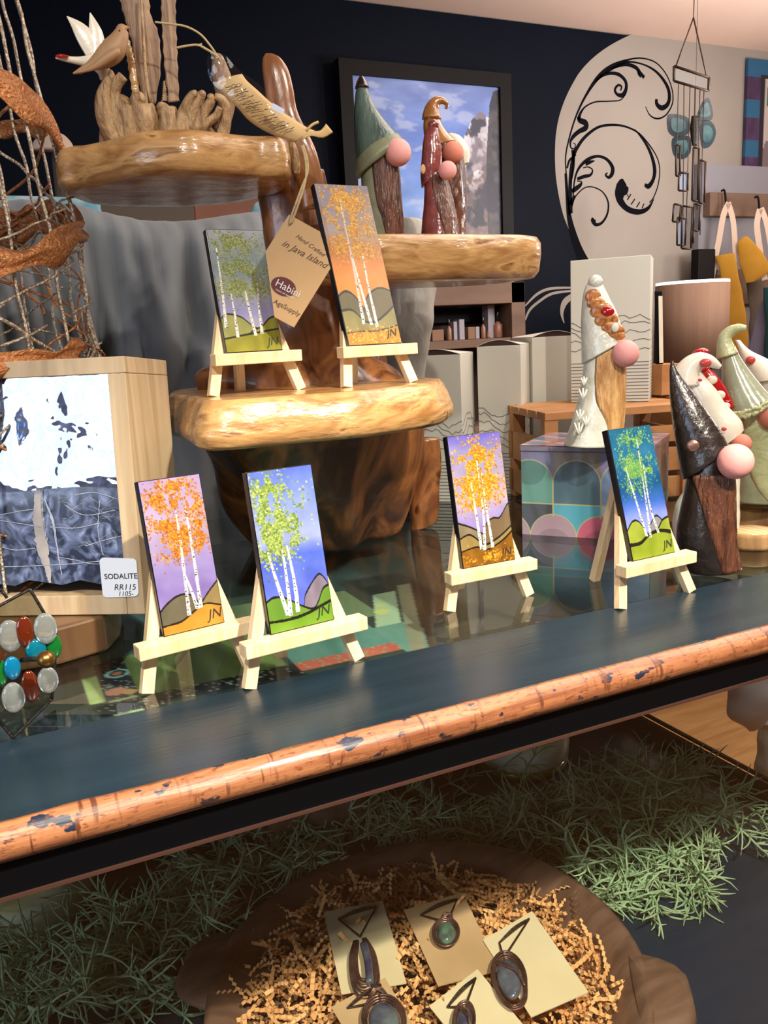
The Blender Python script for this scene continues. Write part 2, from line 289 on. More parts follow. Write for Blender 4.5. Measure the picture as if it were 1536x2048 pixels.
# ------------------------------------------------------------------ material library
M = dict(
    navy_wall=mat('navy_wall', (5, 12, 25), .6, spec=.08, bump=.25, bs=260, bdist=.001, ns=200),
    beige_wall=mat('beige_wall', (146, 139, 131), .85, c2=(139, 132, 124), ns=3, bump=.1, bs=200),
    ceiling=mat('ceiling_paint', (226, 200, 184), .85, c2=(216, 188, 172), ns=1.5, bump=.1, bs=60),
    floor=mat('floor_laminate', (186, 132, 78), .4, c2=(214, 162, 106), ns=3, st=(1, 9, 1), dist=1.2),
    white_wall=mat('room_wall', (190, 182, 172), .8),
    navy_paint=mat('navy_painted_wood', (22, 37, 47), .26, c2=(30, 48, 58), ns=6, st=(1, 8, 1), lo=.3, hi=.8, bump=.10, bs=14, bst=(1, 18, 1), bdist=.002),
    black=mat('black_metal', (5, 6, 9), .5, spec=.12), blackw=mat('black_wood', (14, 12, 13), .55, spec=.15),
    glass=glassy('clear_glass', (238, 246, 242), 1.0), sideglass=glassy('side_glass', (248, 250, 250), .8),
    pine=mat('pine', (214, 182, 138), .5, c2=(232, 208, 168), ns=69.0, st=(1, 1, .10), dist=1.2, lo=.35, hi=.62, bump=.05),
    pine_dk=mat('pine_frame', (160, 136, 104), .55, c2=(192, 170, 138), ns=45.0, st=(1, 1, .06), det=7, dist=.8, lo=.35, hi=.65),
    teak=mat('teak_slab', (150, 106, 60), .3, c2=(194, 152, 98), c3=(118, 76, 40), ns=16.5, st=(.8, .8, 2.6), det=9, dist=1.6, lo=.36, hi=.58, bump=.35, bs=19.5, bdist=.012, coat=.45),
    block_wood=mat('block_wood', (78, 54, 34), .35, c2=(112, 82, 54), ns=20, st=(1, 1, .1), dist=1, coat=.2),
    teak_dk=mat('teak_root', (92, 52, 28), .25, c2=(150, 98, 58), c3=(70, 36, 18), ns=18.0, st=(1, 1, .35), det=8, dist=2, lo=.36, hi=.6, bump=.3, bs=21.0, bst=(1, 1, .4), bdist=.008, coat=.5),
    root_base=mat('dark_root', (60, 34, 20), .45, c2=(150, 94, 50), c3=(84, 50, 28), ns=13.5, st=(1, 1, .5), det=8, dist=1.6, lo=.42, hi=.66, bump=.6, bs=21.0, bdist=.012, coat=.1),
    carve=mat('carved_wood', (136, 104, 70), .5, c2=(186, 154, 112), ns=81.6, st=(1, 1, .35), dist=1.4, lo=.35, hi=.65, bump=1, bs=110.4, bst=(1, 1, .35), bdist=.008),
    carve_dk=mat('carved_feather_wood', (122, 94, 72), .5, c2=(172, 138, 106), ns=120.0, st=(1, 1, .1), dist=.8, lo=.35, hi=.65, bump=.9, bs=216.0, bst=(1, 1, .12), bdist=.004),
    bird=mat('bird_wood', (152, 116, 82), .5, c2=(172, 136, 98), ns=24.0, st=(1, 1, .4)),
    black_edge=mat('tile_edge', (16, 14, 24), .25),
    paint=mat('painted_resin', (255, 255, 255), .34, kind='vcol', spec=.3),
    canvas=mat('painted_canvas', (255, 255, 255), .5, kind='vcol'),
    printed=mat('printed_tin', (255, 255, 255), .22, kind='vcol', coat=.4),
    fabric_v=mat('patchwork_cloth', (255, 255, 255), .9, kind='vcol', bump=.3, bs=60),
    ink=mat('ink', (28, 24, 26), .6), ink_grey=mat('grey_ink', (92, 88, 84), .7), ink_brown=mat('brown_ink', (84, 62, 46), .7),
    white=mat('white_card', (226, 224, 216), .6), box=mat('box_card', (205, 203, 192), .62), gap_shade=mat('flap_gap_shade', (60, 38, 34), .8),
    label=mat('label_paper', (222, 228, 240), .5),
    kraft=mat('kraft_paper', (206, 170, 118), .6, c2=(196, 158, 106), ns=12), parch=mat('parchment', (220, 188, 130), .6, c2=(204, 168, 110), ns=9),
    maroon_ink=mat('maroon_ink', (96, 42, 42), .5), plastic=glassy('plastic_sleeve', (246, 246, 250), .9, .06, bump=.5, bs=28, base=.03),
    string=mat('jute_string', (186, 164, 120), .8, bump=.4, bs=200),
    steel=mat('silver_wire', (150, 136, 116), .32, .8, c2=(225, 210, 190), ns=260, bump=.8, bs=380),
    copper=mat('copper_ribbon', (176, 112, 66), .35, .55, c2=(214, 160, 110), ns=240, lo=.45, hi=.7, bump=.8, bs=300),
    duvet=mat('grey_duvet', (112, 118, 124), .95, c2=(118, 122, 126), ns=5, bump=.25, bs=160, bdist=.001, sheen=.2),
    teal_cloth=mat('teal_cloth', (96, 150, 168), .9, c2=(170, 190, 196), ns=30, bump=.3, bs=60),
    brown_cloth=mat('brown_cloth', (96, 84, 74), .9), rust_wood=mat('rust_wood', (112, 62, 36), .5, c2=(140, 84, 52), ns=8, st=(.2, 1, 1)),
    nose=mat('pink_clay', (224, 152, 148), .75, c2=(230, 162, 156), ns=30.0, bump=.1, bs=135.0),
    nose2=mat('salmon_clay', (206, 122, 104), .75, c2=(212, 132, 112), ns=30.0, bump=.1, bs=135.0),
    g_green=mat('dark_green_glaze', (50, 70, 64), .32, c2=(74, 92, 84), ns=72.0, st=(1, 1, .3), bump=.35, bs=192.0, coat=.3),
    g_olive=mat('olive_glaze', (108, 112, 86), .4, c2=(126, 130, 104), ns=48.0, bump=.15, bs=144.0),
    g_sage=mat('sage_glaze', (138, 144, 118), .22, c2=(158, 162, 136), ns=28.8, coat=.5, bump=.12, bs=72.0),
    g_pale=mat('pale_sage_glaze', (184, 186, 142), .3, c2=(166, 170, 124), ns=43.2, coat=.4, bump=.4, bs=144.0),
    g_brown=mat('brown_beard_glaze', (70, 38, 24), .2, c2=(112, 68, 46), ns=144.0, st=(1, 1, .16), coat=.8, bump=1.0, bs=360.0, bst=(1, 1, .15), bdist=.006),
    g_maroon=mat('maroon_glaze', (104, 42, 42), .2, c2=(132, 66, 62), ns=48.0, coat=.7, bump=.2, bs=120.0),
    g_ochre=mat('ochre_glaze', (132, 80, 36), .2, c2=(158, 106, 54), ns=57.6, coat=.7, bump=.2, bs=120.0),
    g_black=mat('gunmetal_glaze', (34, 28, 28), .3, .35, c2=(48, 40, 38), ns=72.0, coat=.6, bump=.4, bs=132.0, bdist=.003),
    g_white=mat('white_glaze', (206, 208, 196), .2, c2=(224, 222, 206), ns=33.6, coat=.6, bump=.3, bs=108.0),
    g_cream=mat('cream_glaze', (232, 224, 206), .25, c2=(224, 214, 196), ns=33.6, coat=.5, bump=.15, bs=96.0),
    g_tan=mat('tan_beard_glaze', (176, 122, 68), .35, c2=(214, 170, 112), ns=144.0, st=(1, 1, .18), bump=.9, bs=312.0, bst=(1, 1, .18), coat=.3),
    g_red=mat('red_glaze', (166, 18, 22), .15, coat=.8), g_spot=mat('pink_spot_glaze', (200, 72, 70), .3, coat=.4), g_rein=mat('rust_glaze', (140, 74, 34), .3, c2=(206, 140, 70), ns=192.0, coat=.4),
    slate=mat('grey_stone', (138, 134, 128), .75, c2=(166, 162, 154), ns=21.0, st=(1, 1, .5), bump=.8, bs=39.0, bst=(1, 1, .5), bdist=.006),
    crate=mat('crate_wood', (160, 108, 64), .6, c2=(186, 134, 86), ns=21.0, st=(.3, 1, 1), bump=.1),
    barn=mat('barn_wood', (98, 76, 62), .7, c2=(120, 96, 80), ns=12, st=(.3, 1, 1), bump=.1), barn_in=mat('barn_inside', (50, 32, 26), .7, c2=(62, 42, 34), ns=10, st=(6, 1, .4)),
    shade=mat('linen_shade', (140, 112, 92), .8, c2=(132, 102, 84), ns=60, st=(1, 1, .05)), lit=mat('shade_lining', (255, 250, 244), .6, emit=1.3),
    lead=mat('lead_came', (30, 26, 24), .5, .3, bump=.5, bs=180), brass=mat('antique_brass', (150, 112, 58), .3, .9, c2=(120, 92, 50), ns=40),
    log=mat('cut_log', (196, 158, 112), .7, c2=(214, 182, 138), ns=26, kind='wave', dist=3), bark=mat('bark', (176, 138, 92), .85, c2=(120, 84, 52), ns=40, st=(1, 1, .2), bump=.6, bs=60),
    bowl=mat('dough_bowl_wood', (92, 66, 50), .55, c2=(122, 92, 72), ns=12.0, st=(1, 3, 1), dist=1, bump=.15, bs=30.0),
    crinkle=mat('crinkle_paper', (224, 164, 100), .7, c2=(240, 190, 126), ns=30), cardw=mat('kraft_card', (232, 214, 170), .65, c2=(224, 204, 158), ns=8), cardt=mat('tan_card', (212, 176, 130), .65, c2=(190, 154, 108), ns=8),
    fern=mat('fern_green', (140, 174, 130), .6, c2=(186, 208, 158), ns=14, lo=.3, hi=.7), fern_dk=mat('fern_shade_green', (112, 138, 98), .6, c2=(142, 160, 114), ns=12),  # second fern green is a darkened copy, shade put into its colour
    wire=mat('wrapped_copper', (120, 88, 80), .3, .8, c2=(170, 132, 116), ns=60, bump=.3, bs=160), gem=mat('pendant_stone', (66, 62, 84), .12, c2=(110, 120, 120), ns=40, coat=1), gem2=mat('labradorite', (70, 72, 70), .1, c2=(110, 150, 120), c3=(150, 120, 150), ns=50, coat=1),
    chain=mat('dark_chain', (74, 60, 50), .4, .7, bump=.6, bs=300),
    candle=mat('marbled_candle', (240, 240, 206), .25, c2=(226, 214, 150), c3=(128, 116, 22), ns=5, dist=2.4, st=(1, 1, 2.2), lo=.45, hi=.6, coat=.6), olive=mat('olive_glass', (120, 116, 12), .2, coat=.7),
    rock=mat('rock', (92, 70, 56), .7, c2=(130, 108, 86), ns=24.0, bump=.6, bs=45.0, bdist=.01),
    stone=mat('sodalite', (28, 34, 56), .2, c2=(92, 104, 138), c3=(140, 148, 176), ns=34, det=9, dist=2.6, lo=.42, hi=.60, coat=.4), vein=mat('white_vein', (128, 136, 156), .3, c2=(170, 176, 190), ns=60), vein2=mat('grey_vein', (160, 154, 152), .35, c2=(130, 124, 124), ns=40),
    chime=mat('bronze_strip', (62, 46, 38), .45, .5), teal_agate=mat('teal_agate', (8, 30, 42), .25, c2=(24, 58, 68), ns=9, coat=.5, lo=.4, hi=.7),
    cream_cloth=mat('cream_canvas', (206, 184, 166), .9), mustard=mat('mustard_cloth', (178, 132, 36), .9, c2=(160, 112, 24), ns=8), grey_cloth=mat('grey_cloth', (186, 184, 190), .9, c2=(168, 166, 174), ns=5),
    lilac_cloth=mat('lilac_cloth', (110, 104, 124), .9), dark_cloth=mat('dark_cloth', (26, 22, 30), .9), teal_dk=mat('dark_teal_cloth', (10, 56, 60), .9),
    amber=glassy('amber', (110, 60, 30), .8), btl=mat('bottle_pink', (150, 106, 84), .35), btl_dk=mat('bottle_dark', (24, 14, 12), .2, coat=.5), btl_w=mat('pale_carton', (156, 150, 160), .5), btl_k=mat('tan_carton', (134, 98, 72), .6),
)
def copper_edge():
    m = mat('worn_copper_edge', (124, 72, 46), .42, c2=(178, 120, 80), ns=16, st=(.5, 6, 6), lo=.3, hi=.7, dist=.8, bump=.25, bs=60, coat=.3, bdist=.002)
    nt = m.node_tree; N = nt.nodes; L = nt.links; b = N['Principled BSDF']
    src = b.inputs['Base Color'].links[0].from_socket; last = src
    tc = N.new('ShaderNodeTexCoord')
    def layer(scale, st, lo, hi, col, last, det=4):
        mp = N.new('ShaderNodeMapping'); mp.inputs['Scale'].default_value = st; L.new(tc.outputs['Object'], mp.inputs[0])
        n = N.new('ShaderNodeTexNoise'); n.inputs['Scale'].default_value = scale; n.inputs['Detail'].default_value = det; L.new(mp.outputs[0], n.inputs['Vector'])
        r = N.new('ShaderNodeMapRange'); r.inputs[1].default_value = lo; r.inputs[2].default_value = hi; L.new(n.outputs['Fac'], r.inputs[0])
        mx = N.new('ShaderNodeMix'); mx.data_type = 'RGBA'; L.new(r.outputs[0], mx.inputs['Factor']); L.new(last, mx.inputs['A']); mx.inputs['B'].default_value = lin(col)
        return mx.outputs['Result']
    last = layer(60, (.8, 1.2, 1.2), .62, .645, (26, 36, 58), last)
    last = layer(60, (3, .4, .4), .58, .68, (92, 50, 30), last)
    last = layer(150, (1, 3, 3), .55, .70, (110, 62, 38), last)
    L.new(last, b.inputs['Base Color']); return m
M['edge'] = copper_edge()

# ================================================================== THE ROOM
YW = 2.70
def st(name, mb, m, **k): return setp(mk(name, mb, m, **k), kind='structure')
mb = MB(); mb.box((1.2, 0, -.02), (8, 6.6, .04)); st('floor', mb, M['floor'])
mb = MB(); mb.box((1.2, 0, 2.365), (8, 6.6, .04)); st('ceiling', mb, M['ceiling'])
mb = MB()
for b in [((-2.8, -2.3, 1.17), (.04, 1.8, 2.34)), ((-2.8, 1.6, 1.17), (.04, 2.2, 2.34)), ((-2.8, -.45, .5), (.04, 1.9, 1.0)), ((-2.8, -.45, 2.24), (.04, 1.9, .2))]: mb.box(*b)
st('wall_left', mb, M['white_wall'])
mb = MB(); mb.box((5.2, -.25, 1.17), (.04, 5.9, 2.34)); st('wall_right', mb, M['white_wall'])
mb = MB()
mb.box((1.2, -3.2, 1.17), (8, .04, 2.34))
st('wall_front', mb, M['white_wall'])
M['daylight'] = mat('daylight_glass', (205, 226, 255), 1, c2=(24, 60, 130), ns=3.2, st=(1, 1.5, .8), det=6, lo=.47, hi=.58, emit=3.6)
_n = M['daylight'].node_tree; _b = _n.nodes['Principled BSDF']; _n.links.new(_b.inputs['Base Color'].links[0].from_socket, _b.inputs['Emission Color']); _n.links.remove(_b.inputs['Base Color'].links[0]); _b.inputs['Base Color'].default_value = (0, 0, 0, 1)
wf = MB()
for y in (-1.38, -.76, -.14, .48): wf.box((-2.77, y, 1.57), (.05, .05, 1.14))
for z in (1.02, 1.52, 2.12): wf.box((-2.77, -.45, z), (.05, 1.9, .05))
wfo = st('window_1', wf, M['white'])
mb = MB(); mb.box((-2.8, -.45, 1.57), (.01, 1.9, 1.14)); mk('pane', mb, M['daylight'], wfo)

# back wall: navy paint, pale oval and the painted scroll work belong to the wall's surface
mb = MB(); mb.box((1.2, YW + .03, 1.17), (8, .06, 2.34), mi=0)
NY = V((0, -1, 0))
def wp(cx, cy, lift=.0006): p = at(1024 + cx / 3, cy / 3, y=YW); return V((p.x, YW - lift, p.z))
arc = cr([(735, 196), (600, 265), (500, 335), (420, 415), (370, 490), (320, 590), (285, 690), (265, 790), (258, 880), (258, 980), (265, 1080), (285, 1200), (310, 1300), (345, 1385), (372, 1440), (415, 1510), (520, 1720)], 70)
poly = [wp(*a) for a in arc]; top = at(1024 + 735 / 3, 196 / 3, y=YW)
poly[0] = V((poly[0].x, YW - .0006, 2.345)); poly += [V((poly[-1].x + .3, YW - .0006, .0)), V((5.1, YW - .0006, .0)), V((5.1, YW - .0006, 2.345))]
mb.add(poly, [tuple(range(len(poly)))], 1)
pm = at(1300, 300, y=YW); mpp = (pm - CAM).dot(FW) / F / 3 * 1.12
def sw(pts, wd, mi=2, lift=.0012, seg=60): stroke(mb, [wp(x, y, lift) for x, y in pts], [v * mpp for v in wd], NY, mi, seg)
sw([(342, 1290), (330, 1100), (320, 950), (345, 820), (390, 680), (450, 560), (520, 460), (600, 395), (700, 358), (780, 350), (860, 375), (920, 440), (955, 520), (965, 600), (945, 660), (910, 700), (865, 712), (825, 690), (800, 640)], [10, 8, 8, 9, 10, 14, 22, 18, 9, 7, 7, 7, 7, 8, 8, 8, 9, 7, 4])
sw([(560, 440), (640, 390), (700, 372), (780, 385), (850, 420), (900, 470), (935, 530), (943, 590), (928, 632), (895, 648), (868, 625), (866, 595)], [10, 12, 10, 8, 12, 16, 20, 22, 24, 26, 22, 18])
sw([(600, 412), (680, 388), (740, 405), (770, 440), (792, 466)], [6, 16, 20, 18, 20])
sw([(752, 420), (760, 445), (772, 465)], [8, 14, 6], seg=10)
sw([(500, 490), (540, 455), (590, 440), (640, 448), (678, 485), (684, 530), (665, 570), (632, 568), (616, 540), (635, 512), (656, 520), (650, 545)], [10, 14, 16, 18, 18, 20, 24, 16, 14, 12, 10, 8])
sw([(684, 560), (650, 600), (580, 608), (500, 612), (440, 640), (410, 680), (398, 720)], [4, 6, 6, 7, 8, 14, 22])
sw([(398, 700), (405, 722), (440, 738), (440, 768), (400, 790), (368, 818), (350, 850), (352, 885), (372, 893), (380, 868), (366, 858)], [16, 26, 30, 28, 22, 20, 12, 8, 6, 5, 4])
sw([(352, 1280), (348, 1100), (365, 950), (400, 870), (450, 810), (520, 762), (600, 750), (680, 760), (760, 800), (830, 880), (875, 960), (885, 1040), (870, 1130), (835, 1205), (790, 1225), (740, 1218), (705, 1195), (690, 1165)], [24, 22, 20, 18, 16, 13, 12, 10, 9, 8, 7, 7, 7, 7, 8, 8, 8, 5])
sw([(735, 775), (800, 860), (838, 940), (855, 1020), (845, 1080), (818, 1118), (795, 1108)], [4, 14, 20, 24, 22, 26, 16])
sw([(676, 1092), (668, 1102), (660, 1130), (645, 1165), (655, 1210), (700, 1255), (760, 1272), (815, 1250), (850, 1195)], [34, 66, 86, 64, 46, 36, 28, 20, 5])
sw([(672, 1180), (700, 1212), (745, 1234), (795, 1226), (822, 1210)], [26, 40, 34, 26, 12], mi=1, lift=.0016)
for a, b in (((690, 1200), (712, 1165)), ((712, 1228), (735, 1195)), ((745, 1245), (765, 1212)), ((778, 1250), (790, 1222))): sw([a, b], [7, 7], lift=.002, seg=4)
sw([(365, 1180), (375, 1080), (400, 1010), (450, 960), (510, 938), (565, 955), (600, 1000), (600, 1040), (580, 1065), (560, 1050), (572, 1038)], [8, 10, 14, 18, 14, 16, 22, 24, 16, 10, 8])
sw([(440, 985), (470, 972), (495, 965)], [20, 16, 4], seg=8)
sw([(390, 1075), (430, 1060), (470, 1050), (482, 1020), (455, 1002), (425, 1008)], [16, 18, 14, 8, 6, 5], seg=20)
sw([(358, 1150), (385, 1130), (410, 1110), (415, 1090), (390, 1088)], [22, 24, 18, 8, 5], seg=14)
sw([(352, 1230), (360, 1200), (378, 1172)], [26, 20, 5], seg=8)
sw([(358, 1240), (380, 1180), (430, 1130), (480, 1122), (540, 1150), (575, 1210), (572, 1280), (540, 1335), (502, 1348), (486, 1322), (490, 1312)], [8, 7, 6, 6, 7, 10, 12, 14, 18, 30, 14])
sw([(318, 1040), (326, 1150), (342, 1300), (366, 1400), (400, 1500), (440, 1590)], [8, 14, 30, 40, 50, 66])
sw([(330, 1010), (345, 960), (385, 930)], [10, 12, 4], seg=8)
sw([(366, 900), (368, 1000), (352, 1100)], [24, 14, 8], seg=10)
def w2(x, y): return (x + 0, y + 1500)
sw([w2(78, 420), w2(105, 360), w2(160, 310), w2(240, 262), w2(360, 245)], [10, 14, 14, 14, 10], mi=1)
sw([w2(78, 335), w2(150, 265), w2(230, 232), w2(360, 226)], [8, 14, 14, 10], mi=1)
sw([w2(312, 440), w2(298, 380), w2(312, 320), w2(352, 282), w2(400, 262)], [4, 20, 34, 30, 20], mi=1)
sw([w2(340, 800), w2(352, 720), w2(372, 650)], [14, 30, 30], mi=1)
M['scroll'] = mat('scroll_paint', (8, 8, 16), .7, spec=.05)
st('wall_back', mb, [M['navy_wall'], M['beige_wall'], M['scroll']])
mb = MB(); mb.box((1.2, YW - .012, .06), (7.6, .02, .12)); st('baseboard_back', mb, M['white'])

# ================================================================== DISPLAY COUNTER
cnt = thing('display_counter', 'navy display counter with glass top, worn copper-toned wooden edge and glass case below', 'counter', (.3, 1.0, 0))
X0, X1 = -.85, 1.45
M['lip'] = mat('rail_lip', (64, 40, 32), .5)
mb = MB(); mb.box(((X0 + X1) / 2, .6355, .985), (X1 - X0, .129, .03)); mk('front_board', mb, M['navy_paint'], cnt, bevel=.0015)
mb = MB(); pr = []
for j in range(14):
    a = pi * (.5 + j / 13); pr.append((.5725 + .0140 * cos(a), .9865 + .0135 * sin(a)))
NX = 160; R = []
for i in range(NX + 1):
    x = X0 + (X1 - X0) * i / NX
    R.append([V((x, y + .0012 * noise.noise(V((x * 22, j * .3, 0))), z + .0008 * noise.noise(V((x * 30, j * .4, 3))))) for j, (y, z) in enumerate(pr)])
mb.rings(R, 0, True); mk('rounded_edge', mb, M['edge'], cnt)
mb = MB(); mb.box(((X0 + X1) / 2, 1.075, .997), (X1 - X0, .75, .006)); mk('glass_top', mb, M['glass'], cnt)
mb = MB(); mb.box(((X0 + X1) / 2, .583, .9585), (X1 - X0, .022, .029)); mk('front_rail', mb, M['black'], cnt)
mb = MB(); mb.box(((X0 + X1) / 2, .5715, .9445), (X1 - X0, .004, .0022)); mk('rail_lip', mb, M['lip'], cnt)
# shelf just below the glass top carries quilts; lower deck carries the display
XR = 1.15; YB = 1.355; ZF = .468
M['case_paint'] = mat('case_paint', (20, 42, 62), .35, c2=(34, 54, 70), ns=5, lo=.3, hi=.75, bump=.05, bs=30)
M['case_dark'] = mat('case_inner', (16, 20, 24), .6)
mb = MB(); mb.box(((X0 + X1) / 2, 1.08, .945), (X1 - X0, .74, .02)); mk('upper_shelf', mb, M['case_dark'], cnt)
mb = MB(); mb.box(((X0 + XR) / 2, (.57 + YB) / 2, ZF - .012), (XR - X0, YB - .57 + .02, .024)); mk('case_floor', mb, M['case_paint'], cnt, bevel=.001)
mb = MB(); mb.box(((X0 + XR) / 2, YB + .01, (ZF + .935) / 2), (XR - X0, .02, .935 - ZF)); mk('back_panel', mb, M['case_paint'], cnt)
mb = MB(); mb.box((XR - .004, YB - .012, (ZF + .935) / 2), (.022, .022, .935 - ZF)); mk('corner_post', mb, M['black'], cnt, bevel=.002)
mb = MB(); mb.box((XR, .965, ZF + .012), (.024, .77, .024)); mb.box((XR - .004, .965, ZF + .028), (.012, .77, .008)); mb.box((XR + .006, .965, ZF + .036), (.006, .77, .008)); mk('side_rail', mb, M['blackw'], cnt, bevel=.0015)
mb = MB(); mb.box((XR + .002, .965, (ZF + .93) / 2 + .02), (.003, .74, .42)); mk('side_glass', mb, M['sideglass'], cnt)
mb = MB(); mb.box(((X0 + XR) / 2, (.60 + YB) / 2, .228), (XR - X0 - .04, YB - .62, .456)); mk('cabinet_base', mb, M['case_paint'], cnt)
mb = MB(); mb.box(((X0 + XR) / 2, .576, (ZF + .954) / 2), (XR - X0, .003, .954 - ZF)); mk('front_glass', mb, M['sideglass'], cnt)

# patchwork quilt lying under the glass, painted patches as cloth
QX0, QX1, QY0, QY1 = -.04, .62, .775, 1.30
qh, qw = 210, 264; img = np.zeros((qh, qw, 3)); img[:] = (40, 48, 48)
gx, gy = np.meshgrid(np.linspace(QX0, QX1, qw), np.linspace(QY1, QY0, qh))
def patch(x0, x1, y0, y1, c, jit=10, seed=0):
    m_ = ((gx > x0) & (gx < x1) & (gy > y0) & (gy < y1)).astype(float); mixc(img, m_, c)
    n_ = (vn(qh, qw, 34, 5, seed) - .5) * jit * 2; img[:] += (n_ * m_)[..., None]
patch(.08, .22, .95, 1.14, (76, 100, 108), 14, 8); patch(.22, .38, 1.06, 1.28, (56, 66, 64), 12, 7); patch(.22, .41, .92, 1.06, (98, 110, 86), 18, 9); patch(.38, .47, 1.04, 1.28, (46, 60, 64), 24, 6)
patch(.055, .078, .83, .97, (146, 158, 108), 8, 2); patch(.072, .10, .79, .83, (150, 160, 120), 8, 3); patch(.070, .102, .83, .94, (24, 28, 48), 6, 4); patch(.05, .07, .94, .98, (120, 76, 92), 8, 4)
patch(.102, .255, .825, .95, (94, 106, 64), 26, 3); patch(.06, .262, .795, .825, (18, 22, 32), 4, 5)
patch(.262, .38, .825, .92, (84, 118, 116), 12, 4); patch(.262, .38, .800, .825, (168, 80, 70), 10, 5); patch(.38, .43, .79, .88, (92, 124, 120), 10, 6)
mixc(img, ((gx > .385 + (gy - .88) * .42) & (gx < .418 + (gy - .88) * .42) & (gy > .88) & (gy < 1.0)).astype(float), (150, 162, 140))
mixc(img, ((gx > .422 + (gy - .88) * .42) & (gx < .442 + (gy - .88) * .42) & (gy > .79) & (gy < 1.02)).astype(float), (124, 118, 104))
mixc(img, ((gx > .445 + (gy - .88) * .42)).astype(float), (56, 42, 36))
for (cx, cy, r, c) in ((.090, .90, .013, (140, 176, 184)), (.090, .90, .009, (40, 46, 60)), (.090, .90, .005, (190, 110, 90)), (.082, .85, .010, (214, 130, 116)), (.094, .842, .007, (220, 150, 90)), (.415, .93, .010, (176, 168, 100)), (.427, .955, .008, (170, 164, 110))):
    mixc(img, (((gx - cx) ** 2 + (gy - cy) ** 2) < r * r).astype(float), c)
dots = RG.rand(qh, qw) > .93; dm = dots & ((img.sum(2) < 110)); img[dm] = (150, 150, 150)
dm = (RG.rand(qh, qw) > .9) & (img[..., 0] > 150) & (img[..., 1] < 110); img[dm] = (120, 140, 110)
q = raster('patchwork_quilt', img * 1.25, (QX0, QY1, .962), (QX1 - QX0, 0, 0), (0, QY0 - QY1, 0), M['fabric_v'])
setp(q, 'patchwork quilt of green, navy and coral patches lying under the counter glass', 'quilt'); md = q.modifiers.new('s', 'SOLIDIFY'); md.thickness = .005; md.offset = -1

# ================================================================== TEAK ROOT SHELF
tk = thing('root_wood_shelf', 'three-tiered polished teak root display shelf standing on the counter', 'shelf', (.44, 1.15, 1.0))
mb = MB()
slab(mb, [(.196, .90), (.192, .85), (.215, .828), (.3, .822), (.37, .818), (.43, .838), (.48, .87), (.52, .925), (.53, .99), (.515, 1.07), (.47, 1.13), (.35, 1.16), (.24, 1.15), (.197, 1.05), (.199, .97)],
     [(1.196, -.03), (1.196, -.004), (1.201, .004), (1.212, .005), (1.230, -.001), (1.240, -.006), (1.2445, -.010), (1.245, -.018)], n=140, lump=.006)
mk('lower_tier', mb, M['teak'], tk)
mb = MB(); up = [at(x, y, z=1.475) for x, y in ((126, 378), (160, 372), (210, 362), (270, 350), (330, 344), (390, 342), (450, 347), (520, 352), (575, 354))]
UO = [(p.x, p.y) for p in up] + [(.352, .985), (.35, 1.06), (.31, 1.13), (.24, 1.16), (.16, 1.15), (.118, 1.09)]
slab(mb, UO, [(1.475, -.02), (1.476, -.003), (1.483, .002), (1.497, .002), (1.510, 0), (1.515, -.003), (1.517, -.010)], n=120, lump=.004)
mk('upper_tier', mb, M['teak'], tk)
mb = MB(); slab(mb, [(.40, .965), (.5, .945), (.6, .945), (.67, .955), (.70, .985), (.705, 1.04), (.68, 1.10), (.58, 1.14), (.45, 1.14), (.38, 1.05)],
     [(1.364, -.03), (1.366, -.006), (1.374, .0), (1.395, .002), (1.410, .001), (1.417, -.004), (1.419, -.014)], n=110, lump=.005)
mk('side_tier', mb, M['teak'], tk)
# base: lumpy root block with a cleft foot
mb = MB(); R = []; NL = 26
for i in range(NL + 1):
    f = i / NL; z = 1.0 + .197 * f; ring = []
    cx, cy = .450 - .05 * f, 1.19 - .05 * f; rx, ry = .110 + .055 * f ** .7, .075 + .075 * f ** .8
    for j in range(72):
        a = 2 * pi * j / 72; l = 1 + .10 * sin(3 * a + 1.2 + f) + .05 * sin(7 * a - 2 * f) + .16 * noise.noise(V((cos(a) * 2, sin(a) * 2, z * 9)))
        zz = z + (.012 * max(0, noise.noise(V((cos(a) * 3, sin(a) * 3, 5)))) if i == 0 else 0)
        ring.append(V((cx + rx * l * cos(a), cy + ry * l * sin(a), zz)))
    R.append(ring)
mb.rings(R); mk('root_base', mb, M['root_base'], tk)
pl = PL(at(845, 1055, z=1.0)); mb = MB()
mb.rings(ringsweep(pl, [(818, 1060, 868, 1048), (820, 1040, 876, 1036), (820, 980, 881, 978), (822, 920, 882, 920), (822, 876, 878, 876)], k=.8, n=20, lump=.18, ls=22))
mk('root_foot', mb, M['teak_dk'], tk)
pl = PL((.46, 1.02, 1.3)); mb = MB()
mb.rings(ringsweep(pl, [(384, 800, 840, 800), (392, 770, 832, 768), (415, 735, 790, 735), (500, 700, 745, 700), (545, 650, 760, 650), (545, 600, 735, 600), (535, 540, 700, 545), (522, 470, 676, 470), (518, 400, 655, 400), (516, 350, 642, 340)], k=.45, n=36, seg=44, lump=.28, ls=14))
mk('trunk', mb, M['teak_dk'], tk)
pl = PL((.40, .99, 1.55)); mb = MB()
mb.rings(ringsweep(pl, [(531, 107, 545, 107), (525, 118, 562, 116), (525, 140, 578, 140), (530, 180, 588, 178), (536, 225, 596, 220), (548, 265, 612, 258), (570, 305, 630, 298), (588, 345, 642, 338), (600, 385, 648, 380), (606, 420, 648, 416)], k=.45, n=28, seg=36, lump=.12, ls=18))
mk('root_branch', mb, M['teak_dk'], tk)
pl = PL((.40, .95, 1.5)); mb = MB()
mb.rings(ringsweep(pl, [(580, 285, 588, 283), (578, 300, 596, 300), (580, 325, 600, 325), (588, 348, 600, 348)], k=.6, n=16, seg=14, lump=.1)); mk('root_knot', mb, M['carve'], tk)

